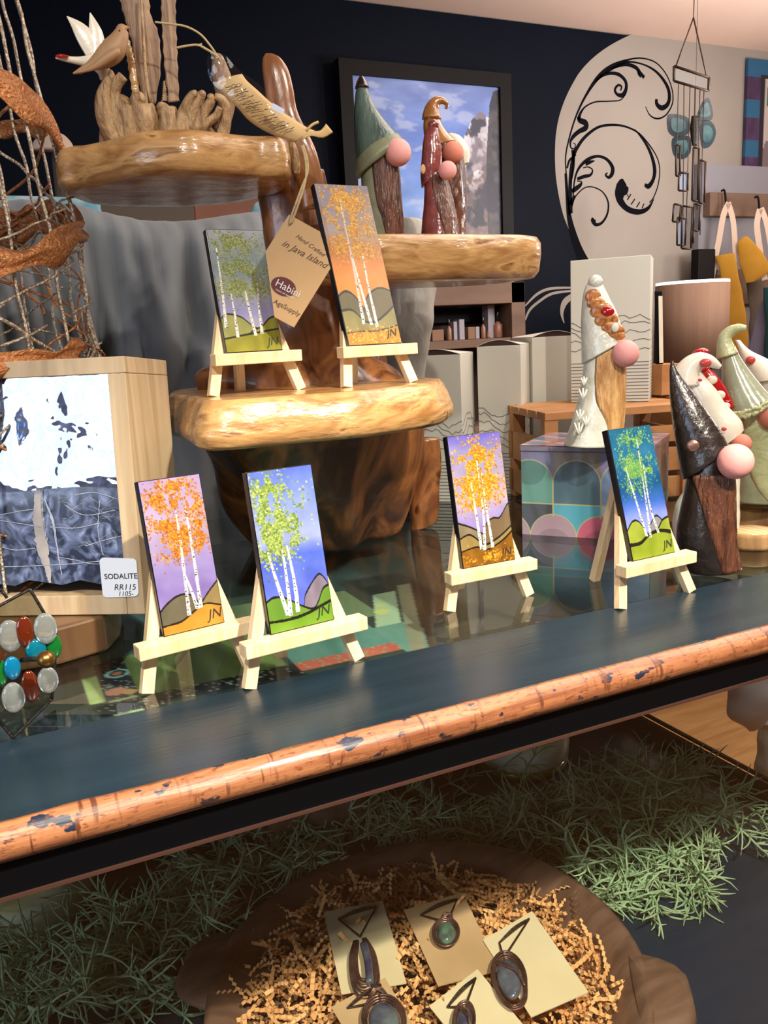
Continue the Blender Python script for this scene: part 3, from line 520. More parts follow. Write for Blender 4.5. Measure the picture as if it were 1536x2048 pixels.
# ================================================================== EASELS AND PAINTED TILES
def easel(name, label, P, group='small pine display easels', back=.10):
    """P: x,y,yaw,lean,w,h,z of the tile; ledge under the tile carries it"""
    x, y, yaw, lean, w_, h_, z = P['t']; zf = P['zf']
    L = P.get('ledge', .118); spread = P.get('spread', .105)
    t = thing(name, label, 'easel', (x, y, zf), yaw, group)
    lz = z - zf                                     # ledge top height
    H = P.get('apex', .145)
    s, c = sin(lean), cos(lean)
    thk = .0085
    # local frame: tile bottom centre at y=0; legs lie just behind the tile plane
    def leg(sx):
        a = V((sx * spread / 2, -.0 - lz * math.tan(lean) + .010, 0)); b = V((sx * .010, (H - lz) * math.tan(lean) + .012, H))
        m_ = MB(); m_.bar(a, b, .0115, thk, up=(0, -1, 0)); return m_
    for sx in (-1, 1): mk('front_leg', leg(sx), M['pine'], t, bevel=.0006, local=True)
    m_ = MB(); b0 = V((0, (H - lz) * math.tan(lean) + .020, H - .006)); b1 = V((0, back, 0)); m_.bar(b1, b0, .0105, .009, up=(0, -1, 0)); mk('back_leg', m_, M['pine'], t, bevel=.0006, local=True)
    m_ = MB(); m_.box((P.get('lx', 0), -.004, lz - .0065), (L, .0165, .0125)); mk('ledge', m_, M['pine'], t, bevel=.0009, local=True)
    return t
def hill(im, pts, c, c2=None, line=(24, 20, 20), lw=.012, seed=1):
    """fill below a ridge line given as (u, v) with v from the top"""
    h, w_ = im.shape[:2]; u = np.linspace(0, 1, w_); q_ = np.array(cr(pts, 60)); r = np.interp(u, q_[:, 0], q_[:, 1]) + (vn(1, w_, 1, 14, seed)[0] - .5) * .012
    v = np.linspace(0, 1, h)[:, None]; m_ = (v > r[None]).astype(float); n_ = vn(h, w_, 5, 7, seed + 3)
    colr = np.array(c, float) * (1 - n_[..., None]) + np.array(c2 or [min(255, k * 1.35) for k in c], float) * n_[..., None]
    im[:] = im * (1 - m_[..., None]) + colr * m_[..., None]
    e = ((np.abs(v - r[None]) < lw * (.35 + .5 * vn(1, w_, 1, 9, seed + 9)))).astype(float); mixc(im, e * .9, line)
def birch(im, pts, wd=.035, c=(238, 236, 228), spots=True, seed=0):
    h, w_ = im.shape[:2]; r = np.random.RandomState(seed); q_ = np.array(cr(pts, 200)); 
    for i, (u, v) in enumerate(q_):
        f = i / 199; hw = wd * (.3 + .75 * f) / 2 * w_; y_ = int(v * h); x_ = u * w_
        if 0 <= y_ < h:
            a, b = int(max(0, x_ - hw)), int(min(w_, x_ + hw + 1)); im[y_, a:b] = c
            if b - a > 2: im[y_, b - 1:b] = np.array(c) * .8
    if spots:
        for v in np.arange(pts[0][1], pts[-1][1], .022):
            k = int(r.randint(0, 199)); u, vv = q_[k]; f = k / 199
            if r.rand() < .15 + .6 * f: 
                y_, x_ = int(vv * h), int(u * w_ + r.uniform(-1, 1) * wd * w_ * .3 * f); im[max(0, y_ - 1):y_ + 1, max(0, x_ - 1):x_ + 2] = (40, 34, 30)
def leaves(im, cl, cols, n, sz=(1, 2.2), seed=0):
    """cl: clusters (u, v, ru, rv, weight)"""
    h, w_ = im.shape[:2]; r = np.random.RandomState(seed); wt = np.array([c[4] for c in cl], float); wt /= wt.sum()
    fld = vn(h, w_, 9, 16, seed + 50, 3); n = int(n * 2.6)
    for i in range(n):
        c = cl[r.choice(len(cl), p=wt)]; a = r.rand() * 2 * pi; d = abs(r.normal(0, .68))
        x_, y_ = (c[0] + c[2] * d * cos(a)) * w_, (c[1] + c[3] * d * sin(a)) * h
        if 0 <= y_ < h and 0 <= x_ < w_ and fld[int(y_), int(x_)] < .38 + .12 * r.rand(): continue
        rx, ry = r.uniform(*sz) * .8, r.uniform(*sz) * .7; x0, x1, y0, y1 = int(x_ - rx), int(x_ + rx + 1), int(y_ - ry), int(y_ + ry + 1)
        if x1 <= 0 or y1 <= 0 or x0 >= w_ or y0 >= h: continue
        k = np.array(cols[r.randint(len(cols))], float) * r.uniform(.85, 1.12); al = r.uniform(.5, .95)
        sl = im[max(0, y0):y1, max(0, x0):x1]; sl[:] = sl * (1 - al) + k * al
def sky(h, w_, stops, seed, streak=18):
    v = np.linspace(0, 1, h); im = np.zeros((h, w_, 3)); S = sorted(stops)
    for k in range(3): im[..., k] = np.interp(v, [s_[0] for s_ in S], [s_[1][k] for s_ in S])[:, None]
    n_ = (vn(h, w_, 3, 9, seed, 4) - .5) * 2 * streak; return im + n_[..., None]
YEL = [(226, 164, 40), (206, 136, 26), (238, 192, 80), (180, 112, 20)]; GRN = [(132, 158, 66), (160, 182, 92), (96, 124, 44), (186, 200, 120)]; ORG = [(206, 128, 34), (184, 100, 22), (228, 158, 56), (160, 84, 20)]
h, w_ = 300, 134
iA = sky(h, w_, [(0, (92, 116, 214)), (.2, (130, 150, 222)), (.45, (150, 164, 220)), (.55, (84, 108, 214)), (.8, (96, 112, 218))], 1)
leaves(iA, [(.25, .12, .3, .12, 2), (.25, .3, .3, .15, 2.5), (.35, .45, .3, .1, 2.2), (.62, .3, .28, .18, .9), (.15, .5, .18, .1, 1)], GRN, 2100, seed=1)
hill(iA, [(0, .95), (.5, .9), (.62, .80), (.85, .70), (.95, .73), (1, .78)], (116, 106, 122), seed=3)
hill(iA, [(0, .80), (.12, .78), (.3, .80), (.5, .86), (.7, .90), (.8, .86), (.9, .79), (1, .77)], (84, 128, 40), (120, 160, 60), seed=4)
hill(iA, [(0, .93), (.3, .935), (.6, .92), (1, .88)], (92, 140, 30), (130, 170, 60), seed=5, lw=.014)
for p_ in ([(.14, .5), (.2, .68), (.3, .905)], [(.36, .5), (.36, .7), (.34, .91)], [(.44, .48), (.47, .7), (.46, .90)]): birch(iA, p_, .06, seed=int(p_[0][0] * 100))
leaves(iA, [(.3, .45, .25, .12, 2), (.45, .3, .2, .12, 1)], GRN, 260, (.8, 1.7), seed=71)
iB = sky(h, w_, [(0, (170, 148, 196)), (.3, (176, 158, 190)), (.6, (150, 136, 196)), (.75, (134, 116, 184)), (.9, (140, 120, 190))], 2)
leaves(iB, [(.55, .06, .4, .06, 1.4), (.25, .14, .24, .07, 1.6), (.5, .17, .3, .05, .9), (.85, .2, .14, .1, .8), (.3, .3, .28, .07, 1.2), (.5, .38, .22, .07, 2), (.85, .36, .16, .08, 1.2), (.45, .50, .3, .05, .9), (.85, .47, .14, .06, .5)], ORG, 1700, seed=2)
hill(iB, [(0, .84), (.12, .80), (.3, .765), (.5, .77), (.65, .84), (.8, .95)], (92, 88, 70), (118, 110, 90), seed=6)
hill(iB, [(.4, 1.0), (.6, .88), (.8, .79), (1, .72)], (128, 108, 64), (160, 140, 96), seed=7)
hill(iB, [(0, .94), (.3, .93), (.55, .88), (.75, .85), (1, .88)], (200, 124, 34), (226, 160, 70), seed=8)
for p_ in ([(.52, .22), (.5, .5), (.45, .90)], [(.48, .62), (.55, .75), (.6, .87)], [(.68, .2), (.68, .5), (.66, .87)]): birch(iB, p_, .055, seed=int(p_[0][0] * 100))
leaves(iB, [(.5, .4, .25, .10, 2), (.7, .3, .12, .16, 1)], ORG, 260, (.8, 1.7), seed=72)
iC = sky(h, w_, [(0, (104, 96, 196)), (.12, (150, 146, 196)), (.5, (190, 168, 190)), (.6, (160, 148, 200)), (.8, (140, 118, 190))], 3)
leaves(iC, [(.5, .2, .4, .16, 2), (.5, .38, .46, .14, 2.4), (.4, .5, .34, .08, 1.2)], YEL, 2300, seed=3)
hill(iC, [(0, .66), (.2, .70), (.42, .76), (.6, .85), (.8, 1)], (116, 104, 80), (150, 134, 108), seed=9)
hill(iC, [(.3, 1.0), (.5, .72), (.66, .66), (.8, .66), (.95, .58), (1, .56)], (110, 88, 62), (140, 120, 90), seed=10)
hill(iC, [(0, .78), (.2, .76), (.45, .85), (.7, .82), (1, .74)], (146, 122, 66), (164, 146, 96), seed=11)
hill(iC, [(0, .88), (.3, .86), (.5, .89), (.8, .84), (1, .78)], (104, 66, 16), (168, 116, 36), seed=12)
leaves(iC, [(.5, .95, .6, .05, 1)], YEL, 140, seed=31)
for p_ in ([(.34, .36), (.36, .6), (.38, .88)], [(.5, .2), (.5, .6), (.44, .89)], [(.56, .3), (.57, .6), (.6, .88)]): birch(iC, p_, .05, seed=int(p_[0][0] * 100))
leaves(iC, [(.45, .42, .25, .12, 2)], YEL, 260, (.8, 1.7), seed=73)
iD = sky(h, w_, [(0, (24, 92, 128)), (.2, (40, 108, 150)), (.45, (22, 82, 132)), (.58, (60, 104, 196)), (.68, (128, 146, 226)), (.8, (150, 160, 220))], 4, 14)
leaves(iD, [(.5, .1, .42, .1, 1.5), (.4, .3, .36, .12, 2), (.7, .33, .28, .1, 1.4), (.35, .45, .25, .07, .7)], [(96, 150, 80), (130, 176, 76), (62, 126, 90), (150, 190, 110)], 1100, (1, 1.9), seed=4)
hill(iD, [(.35, 1), (.5, .8), (.7, .70), (.85, .74), (1, .80)], (130, 132, 138), (150, 150, 156), seed=13)
hill(iD, [(0, .77), (.15, .71), (.3, .72), (.5, .84), (.7, .80), (.85, .74), (1, .72)], (128, 146, 40), (166, 180, 70), seed=14)
hill(iD, [(0, .88), (.25, .88), (.5, .83), (.75, .82), (1, .845)], (122, 142, 30), (156, 174, 60), seed=15, lw=.02)
for p_ in ([(.24, .3), (.34, .6), (.42, .84)], [(.62, .1), (.55, .6), (.5, .85)], [(.66, .3), (.62, .6), (.7, .83)]): birch(iD, p_, .045, seed=int(p_[0][0] * 100))
leaves(iD, [(.45, .34, .3, .12, 2)], [(96, 150, 80), (130, 176, 76)], 260, (.8, 1.7), seed=76)
iE = sky(h, w_, [(0, (160, 162, 170)), (.3, (120, 140, 144)), (.5, (150, 156, 170)), (.68, (150, 148, 196)), (.8, (170, 168, 200))], 5)
leaves(iE, [(.4, .12, .5, .1, 1.6), (.45, .32, .5, .08, 1.6), (.45, .48, .5, .09, 2)], [(120, 134, 60), (150, 158, 92), (98, 112, 46), (170, 176, 116)], 1900, (1, 2), seed=5)
hill(iE, [(0, .72), (.12, .69), (.35, .72), (.5, .78), (.7, .85), (1, 1)], (134, 138, 70), (168, 168, 96), seed=16)
hill(iE, [(.3, .95), (.5, .84), (.7, .80), (.85, .74), (1, .72)], (140, 144, 40), (160, 160, 60), seed=17)
hill(iE, [(0, .89), (.3, .87), (.6, .85), (1, .82)], (128, 126, 20), (170, 164, 50), seed=18)
for p_ in ([(.12, .15), (.1, .5), (.06, .8)], [(.24, .52), (.25, .7), (.24, .88)], [(.5, .46), (.52, .65), (.56, .87)], [(.74, .44), (.7, .65), (.68, .86)]): birch(iE, p_, .05, seed=int(p_[0][0] * 100))
leaves(iE, [(.5, .46, .4, .07, 2)], [(120, 134, 60), (150, 158, 92)], 260, (.8, 1.7), seed=74)
iF = sky(360, w_, [(0, (136, 128, 148)), (.3, (166, 146, 140)), (.42, (206, 128, 60)), (.52, (238, 146, 64)), (.7, (238, 140, 40))], 6)
leaves(iF, [(.5, .1, .5, .12, 2), (.5, .28, .5, .12, 2), (.5, .4, .52, .06, 1.6)], YEL, 2300, seed=6)
hill(iF, [(0, .70), (.15, .67), (.3, .70), (.45, .80), (.6, 1)], (92, 82, 52), (120, 108, 72), seed=19)
hill(iF, [(.3, .9), (.5, .72), (.7, .66), (.85, .65), (1, .67)], (92, 80, 50), (118, 104, 70), seed=20)
hill(iF, [(0, .79), (.2, .79), (.4, .86), (.6, .86), (.8, .82), (1, .77)], (124, 116, 60), (150, 140, 84), seed=21)
hill(iF, [(0, .93), (.3, .92), (.6, .92), (1, .89)], (150, 106, 20), (196, 146, 40), seed=22, lw=.006)
leaves(iF, [(.5, .95, .6, .05, 1)], YEL, 200, seed=32)
for p_ in ([(.42, .1), (.40, .5), (.36, .87)], [(.42, .45), (.45, .65), (.50, .88)], [(.62, .45), (.6, .65), (.6, .89)]): birch(iF, p_, .05, seed=int(p_[0][0] * 100))
leaves(iF, [(.5, .3, .3, .18, 2)], YEL, 260, (.8, 1.7), seed=75)
def tile(name, label, P, img, sig=True, sc=(30, 26, 24)):
    x, y, yaw, lean, w_, h_, z = P
    t = thing(name, label, 'painting', (x, y, z), yaw, 'small birch tree paintings on tiles')
    u = V((0, sin(lean), cos(lean))); n_ = V((0, -cos(lean), sin(lean))); o = V((-w_ / 2, 0, 0)); th = .009
    m_ = MB(); a = [o, o + V((w_, 0, 0)), o + V((w_, 0, 0)) + u * h_, o + u * h_]; m_.hexa([p - n_ * 0 for p in a][::-1], [p - n_ * th for p in a][::-1])
    mk('tile_block', m_, M['black_edge'], t, local=True, bevel=.0005)
    W_ = WM[t]; R3 = W_.to_3x3(); i_ = .0008
    raster('painted_face', np.clip(img, 0, 255) * .84, W_ @ (o + u * (h_ - i_) + V((i_, 0, 0))), R3 @ V((w_ - 2 * i_, 0, 0)), R3 @ (-u * (h_ - 2 * i_)), M['paint'], t, lift=.0005)
    if sig:
        m_ = MB(); text(m_, 'JN', W_ @ (o + V((w_ * .74, 0, 0)) + u * h_ * .045), R3 @ V((1, 0, .05)), R3 @ u, .0125, lift=.0009, shear=.25); mk('signature', m_, M['ink'], t)
    return t
TP = dict(A=(.2344, .7008, .1182, .1811, .0646, .1458, 1.0449), B=(.1455, .7426, .16, .20, .0585, .1400, 1.0475), C=(.4843, .7828, .0066, .1849, .0687, .1459, 1.0456),
          D=(.6406, .695, .0552, .2797, .0636, .1451, 1.0485), E=(.2740, .915, .13, .21, .0670, .1340, 1.2900), F=(.4116, .898, .0978, .3284, .0704, .1935, 1.2905))
tile('painted_tile', 'tile painting of green-leaved birches on blue sky, bright green meadow', TP['A'], iA)
tile('painted_tile', 'tile painting of orange-leaved birches on lavender sky above an orange field', TP['B'], iB)
tile('painted_tile', 'tile painting of golden birches with brown hills below a violet sky', TP['C'], iC)
tile('painted_tile', 'tile painting of green birches on deep teal-blue sky with lime hills', TP['D'], iD)
tile('painted_tile', 'tile painting of olive-green birches on grey-lavender sky, on the teak tier', TP['E'], iE)
tile('painted_tile', 'tallest tile painting, golden leaves over an orange sky, on the teak tier', TP['F'], iF)
easel('display_easel', 'pine easel holding the green birch painting with blue sky, near the counter edge', dict(t=TP['A'], zf=1.0, ledge=.122, spread=.112), back=.055)
easel('display_easel', 'pine easel holding the orange birch painting, in front of the stone frame', dict(t=TP['B'], zf=1.0, ledge=.112, spread=.10), back=.085)
easel('display_easel', 'pine easel holding the golden birch painting with violet sky', dict(t=TP['C'], zf=1.0, ledge=.112, spread=.105), back=.07)
easel('display_easel', 'pine easel holding the teal-blue sky painting, its back leg showing at left', dict(t=TP['D'], zf=1.0, ledge=.105, spread=.105, apex=.152), back=.095)
easel('display_easel', 'pine easel on the teak tier holding the grey-sky olive birch painting', dict(t=TP['E'], zf=1.245, ledge=.102, spread=.105), back=.05)
easel('display_easel', 'pine easel on the teak tier holding the tallest orange-sky painting', dict(t=TP['F'], zf=1.245, ledge=.098, spread=.088), back=.06)

# ================================================================== CERAMIC GNOMES
def gnome(name, label, P0, hat, mh, body, beard, mb_, mr, nose, mn, k=.85, extra=None, tip=None, group=None, brim=None, lump=.0, seg=40, base=None):
    pl = PL(P0); b = base or pl.t((body[-1][0] + body[-1][2]) / 2, (body[-1][1] + body[-1][3]) / 2)
    t = thing(name, label, 'gnome figurine', (b.x, b.y, b.z), 0, group)
    ys = [q[1] for q in body]
    m_ = MB(); m_.rings(ringsweep(pl, body, k=k, n=40, seg=30, lump=.03, ls=60)); mk('robe', m_, mr, t)
    if beard:
        bp = cr(beard, 30); bd = cr(body, 30); y0, y1 = beard[0][1], beard[-1][1]; rows = []
        for i in range(30):
            f = i / 29; y = y0 + (y1 - y0) * f
            xb = np.interp(y, [q[1] for q in bp], [q[0] for q in bp]); xl = np.interp(y, [q[1] for q in bd], [q[0] for q in bd]); xr = np.interp(y, [q[3] for q in bd], [q[2] for q in bd])
            rows.append((xl, xr, y, xb))
        R = []
        for i, (xl, xr, y, xb) in enumerate(rows):
            A, B = pl.t(xl, y), pl.t(xr, y); c = (A + B) / 2; a = (B - A) / 2; bb = -pl.n * a.length * k
            cosv = max(-.98, min(.98, (xb - (xl + xr) / 2) / ((xr - xl) / 2))); a1 = math.acos(cosv); a0 = -.9; ring = []
            for sc_, rng in ((1.07 + .05 * math.sin(f * 3), range(25)), (.9, range(24, -1, -1))):
                for j in rng:
                    th = a0 + (a1 - a0) * j / 24; e = 1 - (.06 if j in (0, 24) else 0)
                    gr = 1 + (.03 * noise.noise(V((th * 9, i * .25, 1))) if sc_ > 1 else 0)
                    ring.append(c + (a * cos(th) + bb * sin(th)) * sc_ * e * gr)
            R.append(ring)
        m_ = MB(); m_.rings(R); mk('beard', m_, mb_, t)
    m_ = MB(); m_.rings(ringsweep(pl, hat, k=k, n=40, seg=seg, lump=lump, ls=40)); mk('hat', m_, mh, t)
    if brim: m_ = MB(); m_.rings(ringsweep(pl, brim[0], k=k, n=40, seg=12)); mk('hat_brim', m_, brim[1], t)
    if nose:
        m_ = MB(); m_.sphere(pl.t(nose[0], nose[1], nose[3] if len(nose) > 3 else .012), nose[2] * pl.m, 32, 20); mk('nose', m_, mn, t)
    if extra: extra(pl, t)
    return t
G = 'ceramic gnome figurines'
def blob(pl, m_, x, y, rx, ry, off, dz=.35): m_.sphere(pl.t(x, y, off), (rx * pl.m, ry * pl.m, ry * pl.m), 16, 10, R=Matrix(((pl.h.x, pl.n.x, 0), (pl.h.y, pl.n.y, 0), (0, 0, 1))))
def disc(pl, m_, x, y, rx, ry, off, th=.3, mi=0):
    R3 = Matrix(((pl.h.x, pl.n.x, 0), (pl.h.y, pl.n.y, 0), (0, 0, 1))); m_.sphere(pl.t(x, y, off), (rx * pl.m, th * min(rx, ry) * pl.m, ry * pl.m), 18, 10, mi=mi, R=R3)

gnome('gnome_figurine', 'ceramic gnome with tall dark green hat and big pink nose on the side tier', (.500, 1.03, 1.5),
      [(719, 156, 727, 155), (714, 170, 732, 168), (710, 195, 740, 190), (708, 225, 752, 215), (708, 265, 772, 243), (711, 310, 790, 264), (715, 345, 800, 280)], M['g_green'],
      [(724, 300, 790, 300), (722, 340, 796, 340), (724, 400, 801, 400), (730, 450, 805, 450), (738, 491, 806, 491)], [(742, 305), (752, 400), (764, 440), (775, 489)], M['g_brown'], M['g_olive'],
      (796, 305, 26, .018), M['nose'], brim=([(713, 312, 797, 268), (711, 345, 806, 280), (714, 357, 803, 292)], M['g_olive']), group=G, tip=1,
      extra=lambda pl, t: mk('hat_tip', (lambda m_: (m_.tube([pl.t(722, 152), pl.t(723, 162), pl.t(724, 176)], [.002, .006, .009], 12, seg=8), m_)[1])(MB()), M['btl_dk'], t))
def ochre(pl, t): 
    m_ = MB(); m_.tube([pl.t(*p) for p in ((892, 218), (893, 208), (884, 201), (872, 204), (864, 218), (863, 238))], [.0015, .003, .0045, .007, .010, .013], 16, seg=20); mk('hat_tip', m_, M['g_ochre'], t)
gnome('gnome_figurine', 'ceramic gnome with curled ochre hat and salmon nose behind the maroon one', (.615, 1.055, 1.5),
      [(851, 224, 876, 222), (847, 245, 880, 240), (848, 270, 893, 262), (856, 300, 912, 282)], M['g_ochre'],
      [(865, 290, 922, 290), (868, 340, 928, 340), (872, 420, 931, 420), (876, 489, 928, 489)], [(880, 296), (884, 400), (892, 487)], M['g_brown'], M['g_brown'],
      (906, 305, 21, .016), M['nose2'], extra=ochre, group=G)
def mar(pl, t):
    m_ = MB(); m_.sphere(pl.t(867, 250), 11 * pl.m, 20, 12); mk('hat_ball', m_, M['g_maroon'], t)
    m_ = MB(); disc(pl, m_, 846, 338, 5, 9, .022); mk('button', m_, M['g_tan'], t)
gnome('gnome_figurine', 'small ceramic gnome with maroon hat and cloak standing in front of the ochre one', (.585, 1.00, 1.5),
      [(860, 250, 874, 250), (851, 262, 876, 258), (846, 285, 880, 278), (843, 320, 884, 308), (841, 350, 883, 330), (843, 376, 880, 345)], M['g_maroon'],
      [(849, 345, 890, 345), (848, 400, 905, 400), (844, 450, 914, 450), (840, 488, 918, 488)], [(861, 352), (872, 410), (884, 450), (894, 486)], M['g_brown'], M['g_maroon'],
      (895, 341, 18, .018), M['nose'], extra=mar, group=G)
gnome('gnome_figurine', 'partly hidden cream-hatted gnome behind the ochre gnome on the side tier', (.66, 1.09, 1.5),
      [(896, 268, 904, 266), (893, 276, 918, 270), (896, 290, 930, 282), (905, 312, 939, 300), (914, 335, 938, 325)], M['g_cream'],
      [(902, 310, 930, 310), (900, 400, 928, 400), (900, 489, 926, 489)], None, None, M['g_brown'], None, None, group=G)
def rein(pl, t):
    m_ = MB(); m_.sphere(pl.t(1191, 564, .004), 14 * pl.m, 20, 12); mk('hat_ball', m_, M['g_white'], t)
    m_ = MB()
    for x, y, rx, ry in ((1186, 592, 12, 10), (1192, 606, 14, 8), (1203, 622, 17, 13), (1213, 640, 18, 12), (1222, 655, 15, 9), (1232, 662, 13, 10), (1240, 672, 8, 6)):
        hr = .5 * np.interp(y, [560, 600, 640, 690], [24, 52, 72, 88]) * pl.m * .85; disc(pl, m_, x, y, rx * 1.25, ry * 1.35, hr * .98, .22)
    mk('reindeer_relief', m_, M['g_rein'], t)
    m_ = MB(); disc(pl, m_, 1215, 624, 13, 11, .5 * 58 * pl.m, .6); mk('red_nose_button', m_, M['g_red'], t)
    m_ = MB(); disc(pl, m_, 1230, 655, 7, 9, .5 * 80 * pl.m, .4); mk('cream_button', m_, M['g_cream'], t)
    m_ = MB()
    for x, y, s_ in ((1168, 762, 9), (1166, 788, 12), (1160, 830, 12), (1158, 856, 14), (1172, 842, 10)):
        for a in (-.7, 0, .7): m_.tube([pl.t(x, y + s_, .036), pl.t(x + s_ * sin(a) * 1.0, y - s_ * cos(a), .034)], [.0018, .0012], 6)
    mk('leaf_relief', m_, M['g_white'], t)
gnome('gnome_figurine', 'white glazed gnome with reindeer relief on its hat, standing on the patterned tin', (.7432, .95, 1.20),
      [(1180, 557, 1200, 560), (1169, 578, 1208, 572), (1164, 605, 1218, 592), (1162, 640, 1232, 622), (1162, 680, 1243, 652), (1163, 728, 1250, 678)], M['g_white'],
      [(1172, 690, 1244, 690), (1166, 733, 1249, 733), (1160, 780, 1249, 780), (1150, 820, 1247, 820), (1137, 862, 1243, 862), (1129, 890, 1238, 890)], [(1192, 700), (1189, 760), (1192, 800), (1204, 825), (1214, 850), (1219, 888)], M['g_tan'], M['g_white'],
      (1251, 707, 26, .02), M['nose'], extra=rein, group=G, lump=.03)
def dark(pl, t):
    m_ = MB(); disc(pl, m_, 1386, 892, 12, 12, .031, .35); mk('button', m_, M['wire'], t)
gnome('gnome_figurine', 'gunmetal black gnome with pale pink nose and brown beard standing at the counter edge', (.7694, .7432, 1.1),
      [(1342, 722, 1347, 722), (1339, 738, 1353, 737), (1339, 765, 1366, 758), (1340, 800, 1388, 786), (1344, 845, 1415, 822), (1352, 895, 1440, 858), (1363, 950, 1455, 890), (1367, 958, 1454, 898)], M['g_black'],
      [(1385, 890, 1460, 890), (1374, 950, 1468, 950), (1362, 1010, 1469, 1010), (1352, 1070, 1470, 1070), (1360, 1110, 1474, 1110), (1372, 1140, 1480, 1140)], [(1383, 945), (1398, 990), (1414, 1040), (1427, 1080), (1437, 1110), (1446, 1138)], M['g_brown'], M['g_black'],
      (1471, 923, 34, .022), M['nose'], extra=dark, group=G, lump=.03)
def spots(pl, t):
    m_ = MB()
    for x, y, r, o in ((1411, 726, 11, .012), (1384, 733, 4, .012), (1371, 762, 5, .015), (1448, 858, 5, .03), (1400, 760, 4, .02)): disc(pl, m_, x, y, r, r * .8, o, .5)
    mk('spot', m_, M['g_spot'], t)
    m_ = MB(); m_.tube([pl.t(*p) for p in ((1441, 735), (1430, 728), (1416, 722), (1400, 722), (1384, 732), (1374, 750), (1372, 770))], [.003, .006, .009, .012, .015, .019, .022], 20, seg=24); mk('hat_tip', m_, M['g_cream'], t)
gnome('gnome_figurine', 'cream gnome with pink-spotted curled hat behind the gunmetal gnome', (.87, .86, 1.1),
      [(1362, 740, 1398, 735), (1366, 770, 1412, 756), (1376, 800, 1432, 778), (1392, 840, 1452, 808), (1412, 880, 1482, 840), (1424, 905, 1488, 860)], M['g_cream'],
      [(1428, 870, 1478, 870), (1400, 940, 1480, 940), (1350, 1010, 1480, 1010), (1346, 1082, 1480, 1082)], None, None, M['g_cream'],
      (1482, 888, 20, .012), M['nose2'], extra=spots, group=G)
def dots(pl, t):
    m_ = MB()
    for x, y, r in ((1424, 760, 10), (1440, 790, 10), (1452, 812, 8)): disc(pl, m_, x, y, r, r * .85, .026, .5)
    mk('spot', m_, M['g_cream'], t)
    m_ = MB(); m_.tube([pl.t(*p) for p in ((1418, 706), (1406, 704), (1394, 712), (1392, 726), (1398, 745))], [.003, .006, .008, .011, .014], 16, seg=16); mk('hat_tip', m_, M['g_red'], t)
gnome('gnome_figurine', 'glossy red gnome with white dots between the cream and sage gnomes', (.93, .87, 1.1),
      [(1390, 730, 1410, 730), (1396, 755, 1432, 748), (1410, 790, 1452, 775), (1428, 830, 1470, 812)], M['g_red'],
      [(1424, 800, 1466, 800), (1430, 900, 1470, 900), (1426, 1010, 1476, 1010)], None, None, M['g_red'], None, None, extra=dots, group=G)
def sagex(pl, t):
    m_ = MB(); m_.tube([pl.t(*p) for p in ((1492, 657), (1478, 656), (1462, 662), (1451, 674), (1450, 690), (1455, 712))], [.004, .006, .0075, .009, .011, .015], 20, seg=24); mk('hat_tip', m_, M['g_pale'], t)
    m_ = MB()
    for i in range(46):
        f = i / 45; x = 1450 + 96 * f; y = 832 - 34 * f + 10 * sin(f * 3.1); 
        for d in (0, 8): m_.sphere(pl.t(x + random.uniform(-2, 2), y + d - 3 + random.uniform(-2, 2), .055 * sin(.35 + f * 2.4)), (random.uniform(3, 5) * pl.m), 8, 6)
    mk('ruffle_trim', m_, M['g_pale'], t)
gnome('gnome_figurine', 'sage green gnome with curled hat and ruffled trim on the round wood slice', (.97, .855, 1.1),
      [(1446, 690, 1470, 690), (1444, 720, 1480, 712), (1443, 760, 1503, 745), (1446, 800, 1530, 778), (1452, 838, 1552, 800), (1456, 846, 1553, 806)], M['g_sage'],
      [(1462, 810, 1546, 810), (1462, 870, 1560, 870), (1464, 940, 1580, 940), (1466, 1000, 1590, 1000)], [(1486, 812), (1490, 900), (1510, 960), (1540, 998)], M['g_pale'], M['g_sage'],
      (1543, 832, 26, .02), M['nose2'], extra=sagex, group=G)
gnome('gnome_figurine', 'white-hatted gnome with red spots behind the sage gnome, cut by the right photo border', (1.03, .93, 1.1),
      [(1470, 680, 1480, 680), (1478, 700, 1500, 700), (1486, 730, 1540, 720), (1500, 765, 1590, 750)], M['g_cream'],
      [(1510, 755, 1580, 755), (1512, 850, 1590, 850), (1510, 985, 1592, 985)], None, None, M['g_cream'], None, None, group=G,
      extra=lambda pl, t: mk('spot', (lambda m_: (disc(pl, m_, 1501, 720, 9, 8, .018, .6), m_)[1])(MB()), M['g_spot'], t))
# round wood slices carrying the right-hand gnomes
def logslice(label, px, py, r, hgt, ztop=None, x=None, y=None):
    t = thing('wood_slice', label, 'wood slice', (x, y, 1.0), 0)
    m_ = MB(); m_.lathe((x, y, 1.0), [(r * .98, 0), (r, .004), (r, hgt - .006), (r * .97, hgt - .001)], 48); mk('bark_rim', m_, M['bark'], t)
    m_ = MB(); m_.lathe((x, y, 1.0), [(r * .97, hgt - .002), (r * .96, hgt)], 48); mk('cut_face', m_, M['log'], t)
logslice('wide round wood slice under the sage gnome at the right border', 0, 0, .098, .036, x=1.045, y=.905)
logslice('small round wood slice with rings beside the gunmetal gnome', 0, 0, .030, .022, x=.905, y=.80)

# ================================================================== TINS, BOXES, CRATES
def upbox(P, a, w_, d, hgt):
    """front right lower corner P, front faces (-sin a,-cos a)"""
    tx = V((cos(a), -sin(a), 0)); ty = V((sin(a), cos(a), 0)); P = V(P)
    return [P - tx * w_, P, P + ty * d, P + ty * d - tx * w_], tx, ty
